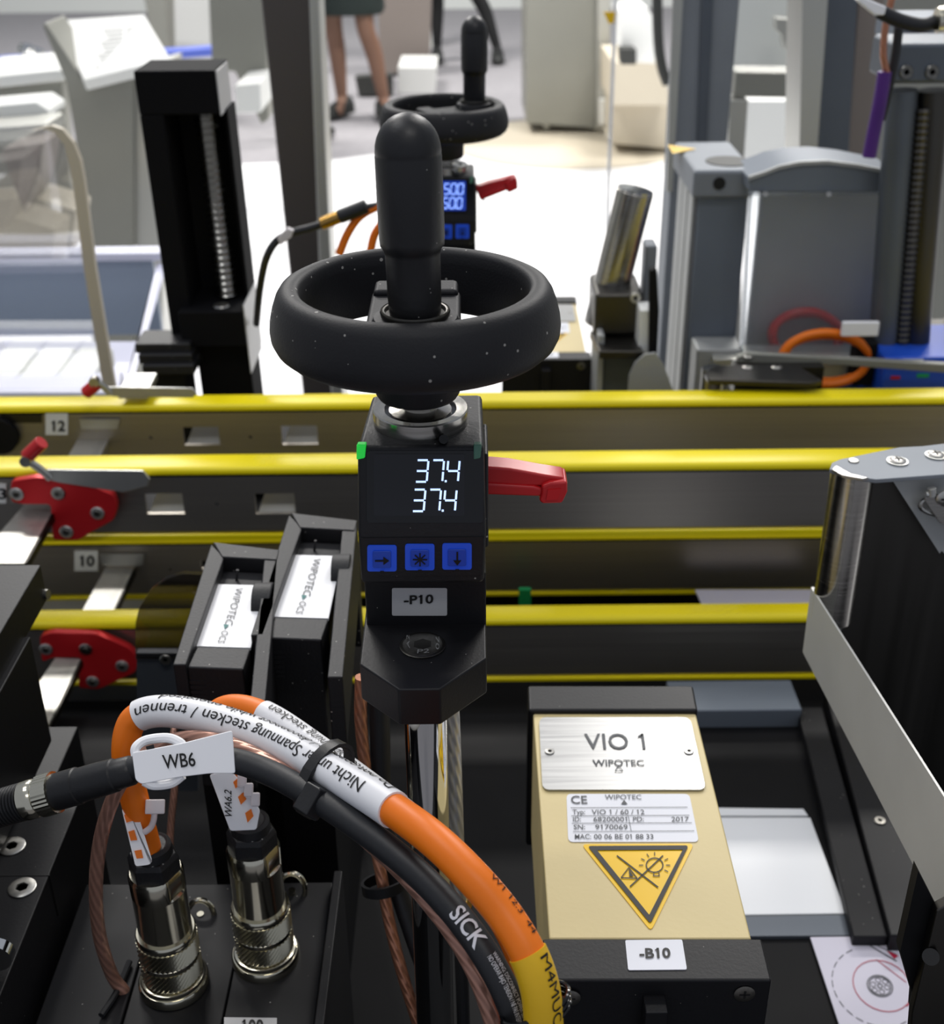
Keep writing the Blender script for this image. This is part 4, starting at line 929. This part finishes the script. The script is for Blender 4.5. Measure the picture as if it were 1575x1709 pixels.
MB().vp([(1252, 322), (1255, 322), (1240, 604), (1236, 604)], Y - .001, .010).vp([(1498, 322), (1503, 322), (1471, 604), (1466, 604)], Y - .001, .010).vp([(1252, 320), (1502, 320), (1502, 325), (1252, 325)], Y - .002, .004).build('cover_edge', 'frosted', t)
for x in (1277, 1383, 1478, 1497): MB().cyl(P(x, 324, Y - .002), P(x, 324, Y - .005), .0019, 16).build('cover_screw', 'screw', t)
MB().pbox(1190, 1470, 598, 632, Y - .01, .03).build('base_ledge', 'bg_steel', t, bevel=.001)
# orange coil in front of the cover, added red one behind it
def coil(label, cx, cy, rx, ry, Y, n, m_, name='cable_coil', r=.0032):
    pts = [P(cx + (rx + 4 * math.sin(k)) * math.cos(R(a)), cy + (ry + 3 * math.cos(k)) * math.sin(R(a)), Y + .004 * k) for k in range(n) for a in range(0, 360, 30)]
    return tag(MB().tube(pts, r, 10, len(pts) * 3).build(name, m_), label, 'cable')
coil('coiled orange cable lying below the clear cover', 1378, 598, 70, 40, .862, 3, 'orange')
coil('added red coil behind the clear cover, standing in for a red reflection in it', 1345, 560, 55, 38, .93, 3, 'red_plastic')  # added coil: its red blur stands in for a reflection in the cover
tag(MB().pbox(1405, 1467, 538, 562, .852, .004).build('cable_marker', 'white_tag', bevel=.001), 'white marker tag on the coiled orange cable', 'tag')
tag(MB().pbox(1428, 1462, 572, 645, .862, .02).build('black_plug', 'black_matte', bevel=.002), 'black plug housing beside the blue box', 'plug')
# blue box
t = thing('blue_box', P(1520, 650, .845), 'blue box with pale stripes at the right edge behind the rails', 'box')
MB().pbox(1463, 1660, 596, 770, .845, .07).build('body', 'blue_box', t, bevel=.002)
MB().pbox(1500, 1540, 600, 612, .8445, .002).build('pale_stripe', 'bg_white', t); MB().pbox(1486, 1502, 628, 633, .8445, .002).build('red_mark', 'red_plastic', t); MB().pbox(1530, 1550, 624, 630, .8445, .002).build('green_mark', 'green_tape', t)
# long grey arm and roller unit
tag(MB().vp([(1230, 596), (1248, 590), (1420, 599), (1640, 612), (1640, 628), (1400, 610), (1232, 606)], .825, .006).build('flat_arm', 'bg_grey', bevel=.001), 'long flat grey arm crossing in front of the coil', 'arm')
t = thing('roller_unit', P(1230, 650, .815), 'dark steel roller unit on the back rail below the printer head', 'roller unit')
MB().hp([(1176, 622), (1192, 609), (1330, 608), (1372, 634), (1352, 638), (1182, 633)], -.318, .004).build('top_plate', 'steel_dark', t, bevel=.001)
c = PZ(1201, 634, -.3222); MB().cyl((c.x, .815, c.z - .02), (c.x, .815, c.z), .0085, 28).build('roller', 'steel_turned', t)
MB().bx(P(1225, 640, .815).x, P(1372, 640, .815).x, .815, .83, c.z - .02, c.z).build('body', 'steel_dark', t)
for x, y in ((1248, 613), (1296, 613), (1248, 595)): screw(t, PZ(x, y, -.3178), (0, 0, 1), .0035, 'screw', 'screw', 'cross', .3)
# leaning round bar and its clamp block
t = thing('round_bar', P(1040, 560, .88), 'thick turned steel bar with a shiny end, standing before the white floor', 'bar')
a = P(1014, 500, .90); b = P(1060, 318, .90); ax = (b - a).normalized()
MB().cyl(a - ax * .02, b, .0134, 40).build('shaft', 'steel_turned', t, bevel=.001)
MB().lathe([(0, 0), (.0130, 0), (.0130, .001), (0, .0012)], b, ax, 36).build('end_face', 'chrome', t)
t = thing('bar_clamp', P(1040, 655, .86), 'steel clamp block holding the leaning round bar', 'clamp')
MB().pbox(992, 1072, 490, 560, .87, .05).build('upper_block', 'steel_dark', t, bevel=.003)
MB().hp([(984, 552), (1058, 552), (1074, 586), (1000, 586)], P(1030, 570, .86).z - H, .006).build('step_plate', 'steel_dark', t, bevel=.001)
MB().pbox(1003, 1070, 575, 762, .86, .06).build('lower_block', 'aluminium_dark', t, bevel=.002)
MB().pbox(996, 1006, 560, 700, .855, .05).build('edge_strip', 'aluminium_light', t, bevel=.001)
screw(t, P(1060, 497, .869), (0, -1, 0), .004, 'screw', 'screw', 'hex', .3)
MB().pbox(1066, 1098, 518, 590, .85, .02).build('white_block', 'bg_white', t, bevel=.001)
tag(MB().vp([(1084, 452), (1096, 448), (1100, 520), (1094, 650), (1082, 640), (1084, 520)], .845, .008).build('black_strap', 'black_matte', bevel=.001), 'narrow black strap hanging beside the white block', 'strap')
tag(MB().pbox(1072, 1092, 410, 600, .90, .02).build('grey_post', 'aluminium', bevel=.002), 'short grey post between the round bar and the column', 'post')
t = thing('curved_flap', P(1090, 655, .83), 'pale curved sheet flap just behind the yellow rail', 'flap')
pts = [(1048, 655), (1050, 628), (1060, 606), (1076, 592), (1094, 590), (1108, 610), (1124, 655)]
MB().vp(pts, .83, .003).build('sheet', 'aluminium_light', t)
# threaded columns at the right edge
t = thing('lifting_column', P(1520, 660, .84), 'dark lifting column with a threaded spindle at the right edge', 'column')
for x, dx, m_ in ((1505, -34, 'aluminium_dark'), (1558, -34, 'steel_dark')):
    MB().cyl(P(x + dx, 600, .88), P(x, 150, .88), .0105, 28).build('guide_tube', m_, t)
sp0, sp1 = P(1503, 590, .875), P(1540, 180, .875); n = 80; L = (sp1 - sp0).length
MB().lathe([((.0062 if k % 2 else .0050), L * k / n) for k in range(n + 1)], sp0, sp1 - sp0, 14).build('spindle', 'steel_dark', t, smooth=20)
MB().pbox(1488, 1640, 72, 140, .865, .05).build('top_block', 'aluminium_dark', t, bevel=.003)
MB().pbox(1494, 1640, 30, 74, .93, .05).build('upper_block', 'slate', t, bevel=.003)
for x in (1512, 1555): screw(t, P(x, 120, .8645), (0, -1, 0), .0045, 'screw', 'screw_dark', 'hex', .3)
MB().pbox(1462, 1640, 560, 598, .92, .04).build('foot_plate', 'steel_dark', t, bevel=.002)
# cables top right
simple_cable([(1575, 30, .80), (1540, 42, .80), (1500, 34, .80), (1465, 18, .80)], .0042, 'cable_black', 'black_cable', 'black sensor cable at the top right corner')
tag(MB().vp([(1428, 0), (1438, -6), (1480, 12), (1476, 26), (1460, 26)], .795, .006).build('cable_tag', 'white_tag', bevel=.001), 'white tag on the black cable at the top right corner', 'tag')
tag(MB().cyl(P(1562, 34, .795), P(1600, 30, .795), .0075, 24).build('cable_plug', 'nickel', bevel=.0006), 'silver plug at the end of the top right cable', 'connector')
simple_cable([(1490, -10, .85), (1478, 40, .85), (1474, 90, .85), (1480, 130, .85), (1474, 170, .85)], .0022, 'copper', 'copper_cable', 'copper wire hanging at the top right')
simple_cable([(1476, 120, .85), (1468, 170, .85), (1458, 220, .85), (1450, 262, .85)], .0045, 'cable_purple', 'purple_cable', 'purple cable hanging behind the machine head')
simple_cable([(1500, 40, .855), (1494, 90, .855), (1480, 160, .855), (1470, 200, .855)], .003, 'cable_black', 'black_cable', 'short black cable beside the purple one')
# aluminium profiles right
t = thing('aluminium_profile', P(1170, 660, 1.25), 'blue-grey grooved aluminium profile post right of centre', 'post')
MB().vp([(1138, -40), (1238, -40), (1206, 320), (1090, 1610), (1030, 1610), (1118, 320)], 1.25, .05).build('body', 'aluminium', t, bevel=.002)
MB().vp([(1172, -40), (1192, -40), (1176, 320), (1160, 320)], 1.247, .004).build('groove', 'aluminium_dark', t)
MB().vp([(1124, -40), (1142, -40), (1122, 320), (1112, 320)], 1.246, .004).build('edge_lip', 'bg_steel', t)
t = thing('aluminium_profile', P(1400, 660, 1.2), 'wide dark grey profile post behind the machine head', 'post')
MB().vp([(1372, -40), (1434, -40), (1412, 330), (1250, 1665), (1200, 1665), (1350, 330)], 1.2, .05).build('body', 'aluminium_dark', t, bevel=.002)
MB().vp([(1340, -40), (1384, -40), (1358, 330), (1332, 330)], 1.19, .06).build('edge_lip', 'bg_steel', t)
MB().vp([(1434, -40), (1480, -40), (1452, 330), (1408, 330)], 1.23, .05).build('side_profile', 'taupe', t, bevel=.002)
tag(MB().vp([(1228, 120), (1346, 122), (1342, 164), (1224, 162)], 1.5, .05).build('cross_bar', 'bg_grey', bevel=.002), 'grey horizontal bar between the two profile posts', 'bar')
tag(MB().vp([(1217, 166), (1249, 166), (1238, 320), (1234, 1425), (1206, 1425), (1212, 320)], 1.5, .03).build('short_post', 'bg_steel', bevel=.002), 'pale steel post below the horizontal bar', 'post')
blk('lit_panel', 'bright white panel above the horizontal bar', 'panel', 1222, 1342, -60, 128, 2.2, .03, 'wall_white')
tag(MB().vp([(1295, 30), (1320, 32), (1324, 80), (1310, 84), (1306, 60), (1294, 50)], 2.1, .03).build('wall_bracket', 'bg_steel', bevel=.002), 'pale bracket before the bright white panel', 'bracket')
# ================================================================ BEHIND THE RAILS, LEFT
Y = .86
t = thing('black_column', P(330, 660, Y), 'tall black column with a recessed threaded spindle', 'column')
g = lambda x, y: P(x, y, Y)
xl, xr = P(240, 340, Y).x, P(378, 340, Y).x; zt = P(290, 118, Y).z; zb_ = P(300, 570, Y).z
xl = (P(222, 118, Y).x + P(288, 570, Y).x) / 2
xr = xl + (P(358, 118, Y).x - P(222, 118, Y).x)
sh = (P(288, 570, Y).x - P(222, 118, Y).x)
def lean(z): return sh * ((zt - z) / (zt - zb_) - .5)
def lb(nm, a, b, y0, y1, z0, z1, m_, bev=.001):
    q = [Vector((xl + a + lean(z0), y0, z0)), Vector((xl + b + lean(z0), y0, z0)), Vector((xl + b + lean(z1), y0, z1)), Vector((xl + a + lean(z1), y0, z1))]
    return MB().prism(q, (0, y1 - y0, 0)).build(nm, m_, t, bevel=bev)
W_ = xr - xl
z195 = P(290, 192, Y).z; z505 = P(300, 512, Y).z
lb('top_block', 0, W_, Y, Y + .05, z195, zt, 'black_column')
lb('side_wall', 0, W_ * .30, Y, Y + .05, zb_, z195, 'black_column'); lb('side_wall', W_ * 1.0, W_ * 1.04, Y + .018, Y + .05, zb_ - .02, z195, 'black_column')
lb('back_wall', W_ * .28, W_ * 1.03, Y + .045, Y + .05, zb_, z195, 'black_matte')
lb('lower_block', W_ * .18, W_ * 1.04, Y - .012, Y + .05, zb_, z505, 'black_column')
lb('foot_block', W_ * .30, W_ * 1.02, Y, Y + .04, Zr(ZF), zb_, 'black_column')
lb('side_label', W_, W_ + .0006, Y + .002, Y + .046, z195 - .001, zt - .001, 'grey_label', 0); lb('side_label', W_ * 1.04, W_ * 1.04 + .0006, Y - .008, Y + .044, zb_ - .022, z505 + .003, 'grey_label', 0)
n = 56; a = Vector((xl + W_ * .74 + lean(z505), Y + .022, z505)); b = Vector((xl + W_ * .74 + lean(z195), Y + .022, z195)); L = (b - a).length
MB().lathe([((.0086 if k % 2 else .0060), L * k / n) for k in range(n + 1)], a, b - a, 18).build('spindle', 'steel_turned', t, smooth=20)
MB().lathe([(0, 0), (.0058, 0), (.0052, .001), (0, .001)], Vector((xl + W_ * .72 + lean(z505), Y - .003 + .004, z505)), seg=24).build('screw', 'screw', t)
t = thing('bellows_block', P(280, 660, .84), 'small dark ribbed block at the foot of the black column', 'block')
for k in range(3): MB().pbox(225 + k * 6, 318 + k * 3, 574 + k * 18, 590 + k * 18, .84 - k * .006, .03).build('rib', 'black_plastic', t, bevel=.001)
MB().pbox(262, 318, 620, 790, .835, .03).build('foot', 'black_matte', t)
tag(MB().hp([(215, 622), (262, 622), (246, 654), (196, 654)], -.317, .005).build('steel_bar', 'steel_bare', bevel=.0005), 'short steel bar at the back rail below the ribbed block', 'bar')
t = thing('grey_post', P(500, 660, 1.3), 'tall brown-grey post between the black column and the handwheels', 'post')
MB().vp([(429, -60), (518, -60), (538, 470), (652, 1572), (604, 1572), (480, 430)], 1.3, .05).build('body', 'post_brown', t, bevel=.003)
MB().vp([(513, -60), (529, -60), (554, 470), (660, 1572), (648, 1572), (533, 470)], 1.295, .055).build('edge_strip', 'bg_steel', t, bevel=.002)
# sensor cable at the far unit
simple_cable([(640, 342, .80), (600, 350, .80), (560, 366, .80), (520, 380, .80), (490, 388, .80), (462, 402, .80), (444, 432, .80), (434, 480, .82), (428, 540, .87)], .0026, 'cable_black', 'black_cable', 'thin dark cable leading left from the distant display')
tag(MB().cyl(P(536, 374, .797), P(566, 362, .797), .0042, 20).build('cable_plug', 'brass', bevel=.0005), 'brass-coloured plug on the thin dark cable', 'connector')
tag(MB().cyl(P(566, 362, .797), P(612, 344, .797), .0046, 20).build('plug_boot', 'cable_black', bevel=.0008), 'black boot of the plug at the distant display', 'connector')
tag(MB().vp([(462, 398), (480, 380), (490, 386), (486, 396), (468, 410)], .795, .004).build('cable_tag', 'clip_clear', bevel=.0006), 'clear tag on the thin dark cable', 'tag')
simple_cable([(660, 340, .80), (630, 345, .80), (600, 362, .80), (580, 390, .80), (566, 424, .80)], .0028, 'orange', 'orange_cable', 'orange cable at the distant display, the outer loop')
simple_cable([(662, 362, .805), (640, 372, .805), (625, 392, .805), (618, 420, .805)], .0028, 'orange', 'orange_cable', 'orange cable at the distant display, the inner loop')
# clear guard with pale curved edge, bin and things at far left
pts = [(68, 214), (86, 210), (104, 216), (122, 238), (134, 268), (140, 300), (148, 360), (158, 440), (174, 540), (192, 650)]
L2 = [(x - 15 - (4 if i > 3 else 0), y + 4) for i, (x, y) in enumerate(pts)]
t = thing('clear_guard', P(120, 660, .95), 'clear guard sheet with a pale curved edge at the left', 'guard')
mb = MB()
for i in range(len(pts) - 1): mb.vp([pts[i], pts[i + 1], L2[i + 1], L2[i]], .95, .006)
mb.build('edge_strip', 'bg_beige', t)
MB().vp([(-60, 216)] + [(x - 3, y) for x, y in pts] + [(-60, 650)], .953, .002).build('pane', 'clear', t)
t = thing('storage_bin', P(60, 640, 1.05), 'pale blue plastic bin holding white packages at the left', 'bin')
MB().pbox(-120, 262, 432, 560, 1.35, .01).build('back_wall', 'bin_blue', t)
MB().pbox(-120, 270, 424, 438, 1.34, .03).build('rim', 'bin_rim', t, bevel=.003)
MB().hp([(-120, 570), (236, 570), (205, 655), (-120, 655)], -.46, .01).build('base', 'bin_rim', t)
MB().prism([PZ(232, 566, -.40), P(262, 440, 1.35), P(270, 440, 1.35), PZ(206, 650, -.40)], (0.006, 0, 0)).build('side_wall', 'bin_rim', t)
MB().hp([(-120, 632), (205, 618), (200, 655), (-120, 655)], -.40, .02).build('front_rim', 'bin_rim', t, bevel=.003)
for k, x in enumerate((-66, 6, 70, 132)):
    o = MB().hp([(x, 578), (x + 58, 578), (x + 22, 628), (x - 42, 628)], -.43, .02).build('white_package', 'bg_white', bevel=.004)
    tag(o, ('white package in the blue bin, partly beyond the left edge', 'white package in the blue bin, second from the left', 'white package in the blue bin, third from the left', 'white package in the blue bin, nearest its right side')[k], 'package', 'white packages in the blue bin')
Y = 2.4
t = thing('sign_stand', P(180, 700, Y), 'grey stand with a sloped white text panel', 'stand')
MB().vp([(70, 42), (76, 38), (140, 136), (222, 128), (222, 930), (165, 930), (158, 430), (110, 138)], Y, .12).build('body', 'bg_grey', t, bevel=.003)
a, b, c_, d = P(92, 34, Y + .14), P(240, 24, Y + .14), P(284, 98, Y - .02), P(140, 134, Y - .02)
d = P(140, 134, Y - .02); c_ = P(284, 98, Y - .02)
MB().prism([a, b, c_, d], (0, .01, -.02)).build('text_panel', 'bg_white', t, bevel=.002)
pp = plane3(a, b, d); e = MB()
for k in range(10):
    f = k / 10; y0 = 48 + k * 7; line_on(e, pp, [(172 - k * 1.5 + (k % 3) * 5, y0 + 3), (206, y0)], 1.3, .002); line_on(e, pp, [(210 , y0), (243 + (k % 2) * 2 - 2, y0 - 2)], 1.3, .002)
e.build('lettering', 'ink_grey', t, smooth=0)
MB().vp([(140, 136), (286, 100), (286, 130), (272, 430), (272, 900), (160, 900), (150, 420)], Y + .02, .10).build('front_panel', 'bg_steel', t, bevel=.003)
bgs = [ # name, label, cat, pts, Y, th, mat
 ('steel_counter', 'steel counter top at the far left edge', 'counter', [(-80, 132), (0, 126), (100, 116), (108, 122), (106, 134), (0, 146), (-80, 150)], 2.6, .3, 'bg_white'),
 ('counter_front', 'grey front panel under the far left counter', 'panel', [(-80, 152), (104, 138), (108, 200), (120, 330), (-80, 330)], 2.75, .05, 'bg_grey'),
 ('tray', 'white tray edge below the counter, the upper of two', 'tray', [(-80, 182), (60, 170), (82, 184), (82, 196), (-80, 212)], 2.2, .1, 'bg_white'),
 ('tray', 'white tray edge below the counter, the lower of two', 'tray', [(-80, 218), (76, 206), (80, 216), (78, 234), (-80, 254)], 2.1, .1, 'bg_steel'),
 ('brown_chute', 'brown funnel-shaped chute at the left edge', 'chute', [(0, 250), (74, 238), (66, 290), (40, 358), (18, 300)], 2.0, .1, 'taupe'),
 ('floor_box', 'pale box standing low at the left edge', 'box', [(-60, 340), (58, 330), (126, 352), (118, 420), (40, 430), (-60, 430)], 2.05, .1, 'bg_beige'),
 ('white_cabinet', 'tall white cabinet between the text panel and the black column', 'cabinet', [(255, -40), (348, -40), (352, 100), (262, 100)], 7.5, .4, 'bg_white'),
 ('room_divider', 'pale green-grey divider behind the text panel', 'divider', [(232, -40), (276, -40), (280, 90), (262, 100)], 7.0, .2, 'bg_grey'),
 ('grey_cabinet', 'grey-green cabinet left of the brown-grey post', 'cabinet', [(345, -60), (440, -60), (448, 200), (436, 208), (392, 120), (354, 118)], 3.2, .2, 'bg_grey'),
 ('white_box', 'white box low beside the black column', 'box', [(392, 142), (434, 138), (436, 188), (394, 190)], 3.0, .2, 'bg_white'),
 ('round_table', 'pale table edge with a blue rim behind the text panel', 'table', [(-90, 108), (0, 98), (76, 94), (300, 84), (380, 78), (396, 84), (390, 92), (290, 98), (0, 112), (-90, 120)], 5.2, .1, 'blue_ring'),
 ('taupe_cabinet', 'taupe cabinet standing behind the two handwheels', 'cabinet', [(628, -80), (722, -80), (716, 122), (634, 122)], 9.0, .22, 'taupe'),
 ('cabinet_base', 'white base under the taupe cabinet', 'plinth', [(664, 112), (728, 112), (726, 157), (664, 157)], 8.3, .5, 'bg_white'),
 ('dark_box', 'small dark box on the floor between the woman and the white base', 'box', [(592, 128), (655, 124), (655, 160), (598, 160)], 8.2, .09, 'bg_dark'),
 ('banner_stand', 'white banner right of the taupe cabinet', 'banner', [(716, -80), (736, -80), (732, 80), (716, 80)], 10.4, .3, 'wall_white'),
 ('machine_stand', 'tall pale grey steel cabinet on thin legs', 'cabinet', [(878, -80), (1000, -80), (994, 214), (878, 206)], 6.9, .6, 'bg_grey'),
 ('door_panel', 'pale side door of the tall grey cabinet', 'panel', [(998, -80), (1020, -80), (1016, 214), (996, 214)], 6.85, .3, 'bg_steel'),
 ('switch_box', 'small white switch box beside the tall grey cabinet', 'box', [(1000, 166), (1020, 166), (1018, 208), (1000, 208)], 6.79, .05, 'bg_white'),
 ('white_machine', 'white machine with a rounded arm behind the aluminium post', 'machine', [(1034, 18), (1080, 12), (1096, 40), (1092, 106), (1060, 104), (1036, 82)], 5.6, .3, 'bg_white'),
 ('feeder_machine', 'beige machine base right of the tall grey cabinet', 'machine', [(1022, 104), (1112, 104), (1116, 176), (1022, 176)], 6.2, .6, 'bg_beige'),
 ('dark_unit', 'small dark unit on the beige machine base', 'box', [(1034, 82), (1062, 82), (1062, 108), (1036, 108)], 5.5, .1, 'bg_dark'),
 ('low_plinth', 'low beige plinth behind the turned bar', 'plinth', [(1022, 172), (1120, 176), (1124, 250), (1022, 240)], 6.4, .4, 'bg_beige'),
 ('wall_unit', 'pale wall unit behind the right aluminium posts', 'cabinet', [(1240, 168), (1350, 168), (1345, 330), (1240, 330)], 3.4, .2, 'bg_white'),
 ('corner_cabinet', 'grey cabinet at the top right behind the columns', 'cabinet', [(1470, -60), (1660, -60), (1560, 1155), (1380, 1155)], 1.9, .2, 'bg_grey')]
for nm, lab, cat, pts, Yb, th, m_ in bgs:
    if nm in ('door_panel', 'switch_box'): MB().vp(pts, Yb, th).build(nm, m_, bpy.data.objects['machine_stand'], bevel=.004)
    else: tag(MB().vp(pts, Yb, th).build(nm, m_, bevel=.004), lab, cat)
for x in (912, 990):
    MB().cyl(P(x, 204, 7.0), Vector((P(x, 236, 7.0).x, 7.0, .028)), .02, 12).build('leg', 'bg_steel', bpy.data.objects['machine_stand'])
tag(MB().lathe([(0, 0), (.62, 0), (.62, .006), (0, .006)], PZ(952, 238, -H + .021), seg=64).build('round_mat', 'bg_beige'), 'round beige disc on the floor under the tall grey cabinet', 'mat')
tag(MB().tube([P(1096, -40, 3.0), P(1098, 60, 3.0), P(1104, 110, 3.0), P(1114, 140, 3.0)], .012, 12).build('hose', 'bg_dark'), 'dark hose hanging left of the aluminium post', 'hose')
ge = tag(MB().vp([(1027, -60), (1033, -60), (1018, 300), (1003, 900), (996, 900), (1013, 300)], 1.6, .004).build('safety_screen', 'clear_edge'), 'thin clear pane edge in front of the tall grey cabinet', 'pane')
MB().vp([(1007, 20), (1026, 20), (1024, 38), (1016, 40)], 1.597, .003).build('small_sign', 'yellow_sign', ge)
# fittings on the far-left table
for x, y, lb_ in ((44, 84, 'upright shiny metal ring on the far left table, upper left one'), (60, 90, 'shiny metal ring on the far left table, nearest the text panel'), (20, 112, 'flat shiny ring at the front edge of the far table, leftmost'), (42, 114, 'flat shiny ring at the front edge of the far table, right of its twin')):
    tag(MB().lathe([(.02, -.01), (.035, 0), (.03, .012), (.02, .0)], P(x, y, 5.1), (0.3, -.5, 1), 18).build('metal_ring', 'chrome'), lb_, 'ring', 'metal rings on the far table')
# ================================================================ PEOPLE
def skin_mesh(name, joints, edges, m_, parent, lvl=2, root=0):
    me = bpy.data.meshes.new(name); me.from_pydata([tuple(j[0]) for j in joints], edges, []); o = bpy.data.objects.new(name, me); C.objects.link(o); o.parent = parent
    md = o.modifiers.new('skin', 'SKIN'); md.use_smooth_shade = True
    sv = me.skin_vertices[0] if me.skin_vertices else None
    if sv is None:
        bpy.context.view_layer.objects.active = o; bpy.ops.mesh.customdata_skin_add(); sv = me.skin_vertices[0]
    for i, j in enumerate(joints): sv.data[i].radius = (j[1], j[2] if len(j) > 2 else j[1]); sv.data[i].use_root = (i == root)
    sb = o.modifiers.new('sub', 'SUBSURF'); sb.levels = lvl; sb.render_levels = lvl
    me.materials.append(M[m_]); return o
def person(label, x, Y, legsL, legsR, skirt, rotz=0.0, top='shirt', legm='skin'):
    """standing figure; legs given as hip, knee, ankle, toe offsets in metres"""
    t = thing('person', (x, Y, 0), label, 'person')
    J = [((0, 0, .98), .13, .11)]; E = []
    def add(p, r, par, r2=None): J.append((p, r) if r2 is None else (p, r, r2)); E.append((par, len(J) - 1)); return len(J) - 1
    sp = add((0, 0, 1.12), .12, 0, .09); ch = add((0, 0, 1.32), .15, sp, .10); nk = add((0, 0, 1.46), .055, ch); hd = add((0, -.01, 1.56), .075, nk); h2 = add((0, -.01, 1.66), .08, hd)
    ears = []
    for s, leg in ((-1, legsL), (1, legsR)):
        sh_ = add((s * .17, 0, 1.38), .05, ch); el = add((s * .24, .03, 1.10), .036, sh_); wr = add((s * .22, -.10, .88), .026, el); pm = add((s * .22, -.13, .81), .03, wr, .016)
        for q, (dx, ln) in enumerate(((-.022, .06), (-.008, .075), (.007, .07), (.021, .055))): f1 = add((s * .22 + dx, -.145, .785 - .01), .0095, pm); add((s * .22 + dx, -.15, .785 - ln), .0075, f1)
        add((s * .22 - s * .035, -.15, .80), .010, pm)
        hp = add((s * .09, 0, .90), .09, 0); kn = add((leg[0][0], leg[0][1], .50), .055, hp); cf = add(((leg[0][0] * .5 + leg[1][0] * .5), (leg[0][1] + leg[1][1]) / 2 + .02, .36), .055, kn); an = add((leg[1][0], leg[1][1], .09), .034, cf); add((leg[1][0] + s * .02, leg[1][1] - .14, .035), .032, an)
    skin_mesh('body', J, E, legm, t, 2)
    return t
wm = P(588, 195, 7.55)
t = person('woman in a dark knee-length skirt and black shoes walking away behind the post', wm.x, 7.55, ((-.085, .02), (-.06, .05)), ((.10, -.06), (.19, -.02)), True)
def loc_lathe(prof, o, m_, nm, par, sx=1, sy=1, seg=28):
    mb = MB().lathe(prof, Vector(o), seg=seg); c0 = Vector(o)
    mb.v = [Vector((c0.x + (v.x - c0.x) * sx, c0.y + (v.y - c0.y) * sy, v.z)) for v in mb.v]
    return mb.build(nm, m_, par)
loc_lathe([(.20, .57), (.215, .60), (.19, .85), (.15, 1.02), (.145, 1.06), (.14, 1.06), (.18, .85), (.20, .60), (.20, .57)], (wm.x, 7.55, 0), 'skirt', 'skirt', t, 1.0, .75)
loc_lathe([(.145, 1.02), (.15, 1.12), (.185, 1.32), (.17, 1.42), (.06, 1.47), (.055, 1.46)], (wm.x, 7.55, 0), 'shirt', 'blouse', t, 1.0, .75)
loc_lathe([(.02, 1.50), (.105, 1.52), (.115, 1.62), (.10, 1.72), (.05, 1.76), (0, 1.765)], (wm.x, 7.58, 0), 'hair', 'hair', t)
def shoe(par, x, y, rz=0, m_='shoe'):
    mb = MB(); c = Vector((x, y, .02)); d = Vector((math.sin(rz), -math.cos(rz), 0)); s = Vector((d.y, -d.x, 0)); prof = []
    st = [(-.09, .045, .09), (-.04, .048, .085), (.02, .045, .075), (.08, .05, .06), (.13, .045, .045), (.16, .02, .03)]; vs = []
    for a, w_, h_ in st:
        b = c + d * a
        vs += [b - s * w_, b + s * w_, b + s * w_ * .9 + Vector((0, 0, h_ * .6)), b + s * w_ * .4 + Vector((0, 0, h_)), b - s * w_ * .4 + Vector((0, 0, h_)), b - s * w_ * .9 + Vector((0, 0, h_ * .6))]
    fs = [(i * 6 + k, i * 6 + (k + 1) % 6, i * 6 + 6 + (k + 1) % 6, i * 6 + 6 + k) for i in range(5) for k in range(6)] + [(5, 4, 3, 2, 1, 0), tuple(30 + k for k in range(6))]
    return mb.add(vs, fs).build('shoe', m_, par, smooth=60)
for o in list(t.children):
    pass
shoe(t, wm.x - .07, 7.56, -.5); shoe(t, wm.x + .19, 7.50, .2)
mn = P(752, 92, 9.6)
t2 = person('person in black trousers and shoes standing far back by the white banner', mn.x, 9.6, ((-.09, .02), (-.10, .03)), ((.16, -.02), (.34, .0)), False, legm='trousers')
loc_lathe([(.15, .98), (.16, 1.12), (.19, 1.32), (.17, 1.42), (.06, 1.47), (.055, 1.46)], (mn.x, 9.6, 0), 'shirt', 'jacket', t2, 1.0, .75)
loc_lathe([(.02, 1.60), (.105, 1.61), (.105, 1.68), (.06, 1.75), (0, 1.76)], (mn.x, 9.62, 0), 'hair', 'hair', t2)
shoe(t2, mn.x - .10, 9.60); shoe(t2, mn.x + .34, 9.58)
pp_ = P(494, 228, 6.9)
t3 = person('person in black trousers mostly hidden behind the brown-grey post, one shoe tip showing', pp_.x, 6.9, ((-.08, .02), (-.07, .03)), ((.08, -.02), (.07, .0)), False, legm='trousers')
loc_lathe([(.15, .98), (.16, 1.12), (.19, 1.32), (.17, 1.42), (.06, 1.47), (.055, 1.46)], (pp_.x, 6.9, 0), 'shirt', 'jacket', t3, .75, 1.0)
loc_lathe([(.02, 1.60), (.105, 1.61), (.105, 1.68), (.06, 1.75), (0, 1.76)], (pp_.x, 6.9, 0), 'hair', 'hair', t3)
shoe(t3, pp_.x + .04, 6.83, math.pi / 2); shoe(t3, pp_.x + .04, 6.98, math.pi / 2)
for ch in t3.children:
    if ch.name.startswith('body'): ch.rotation_euler = (0, 0, math.pi / 2)
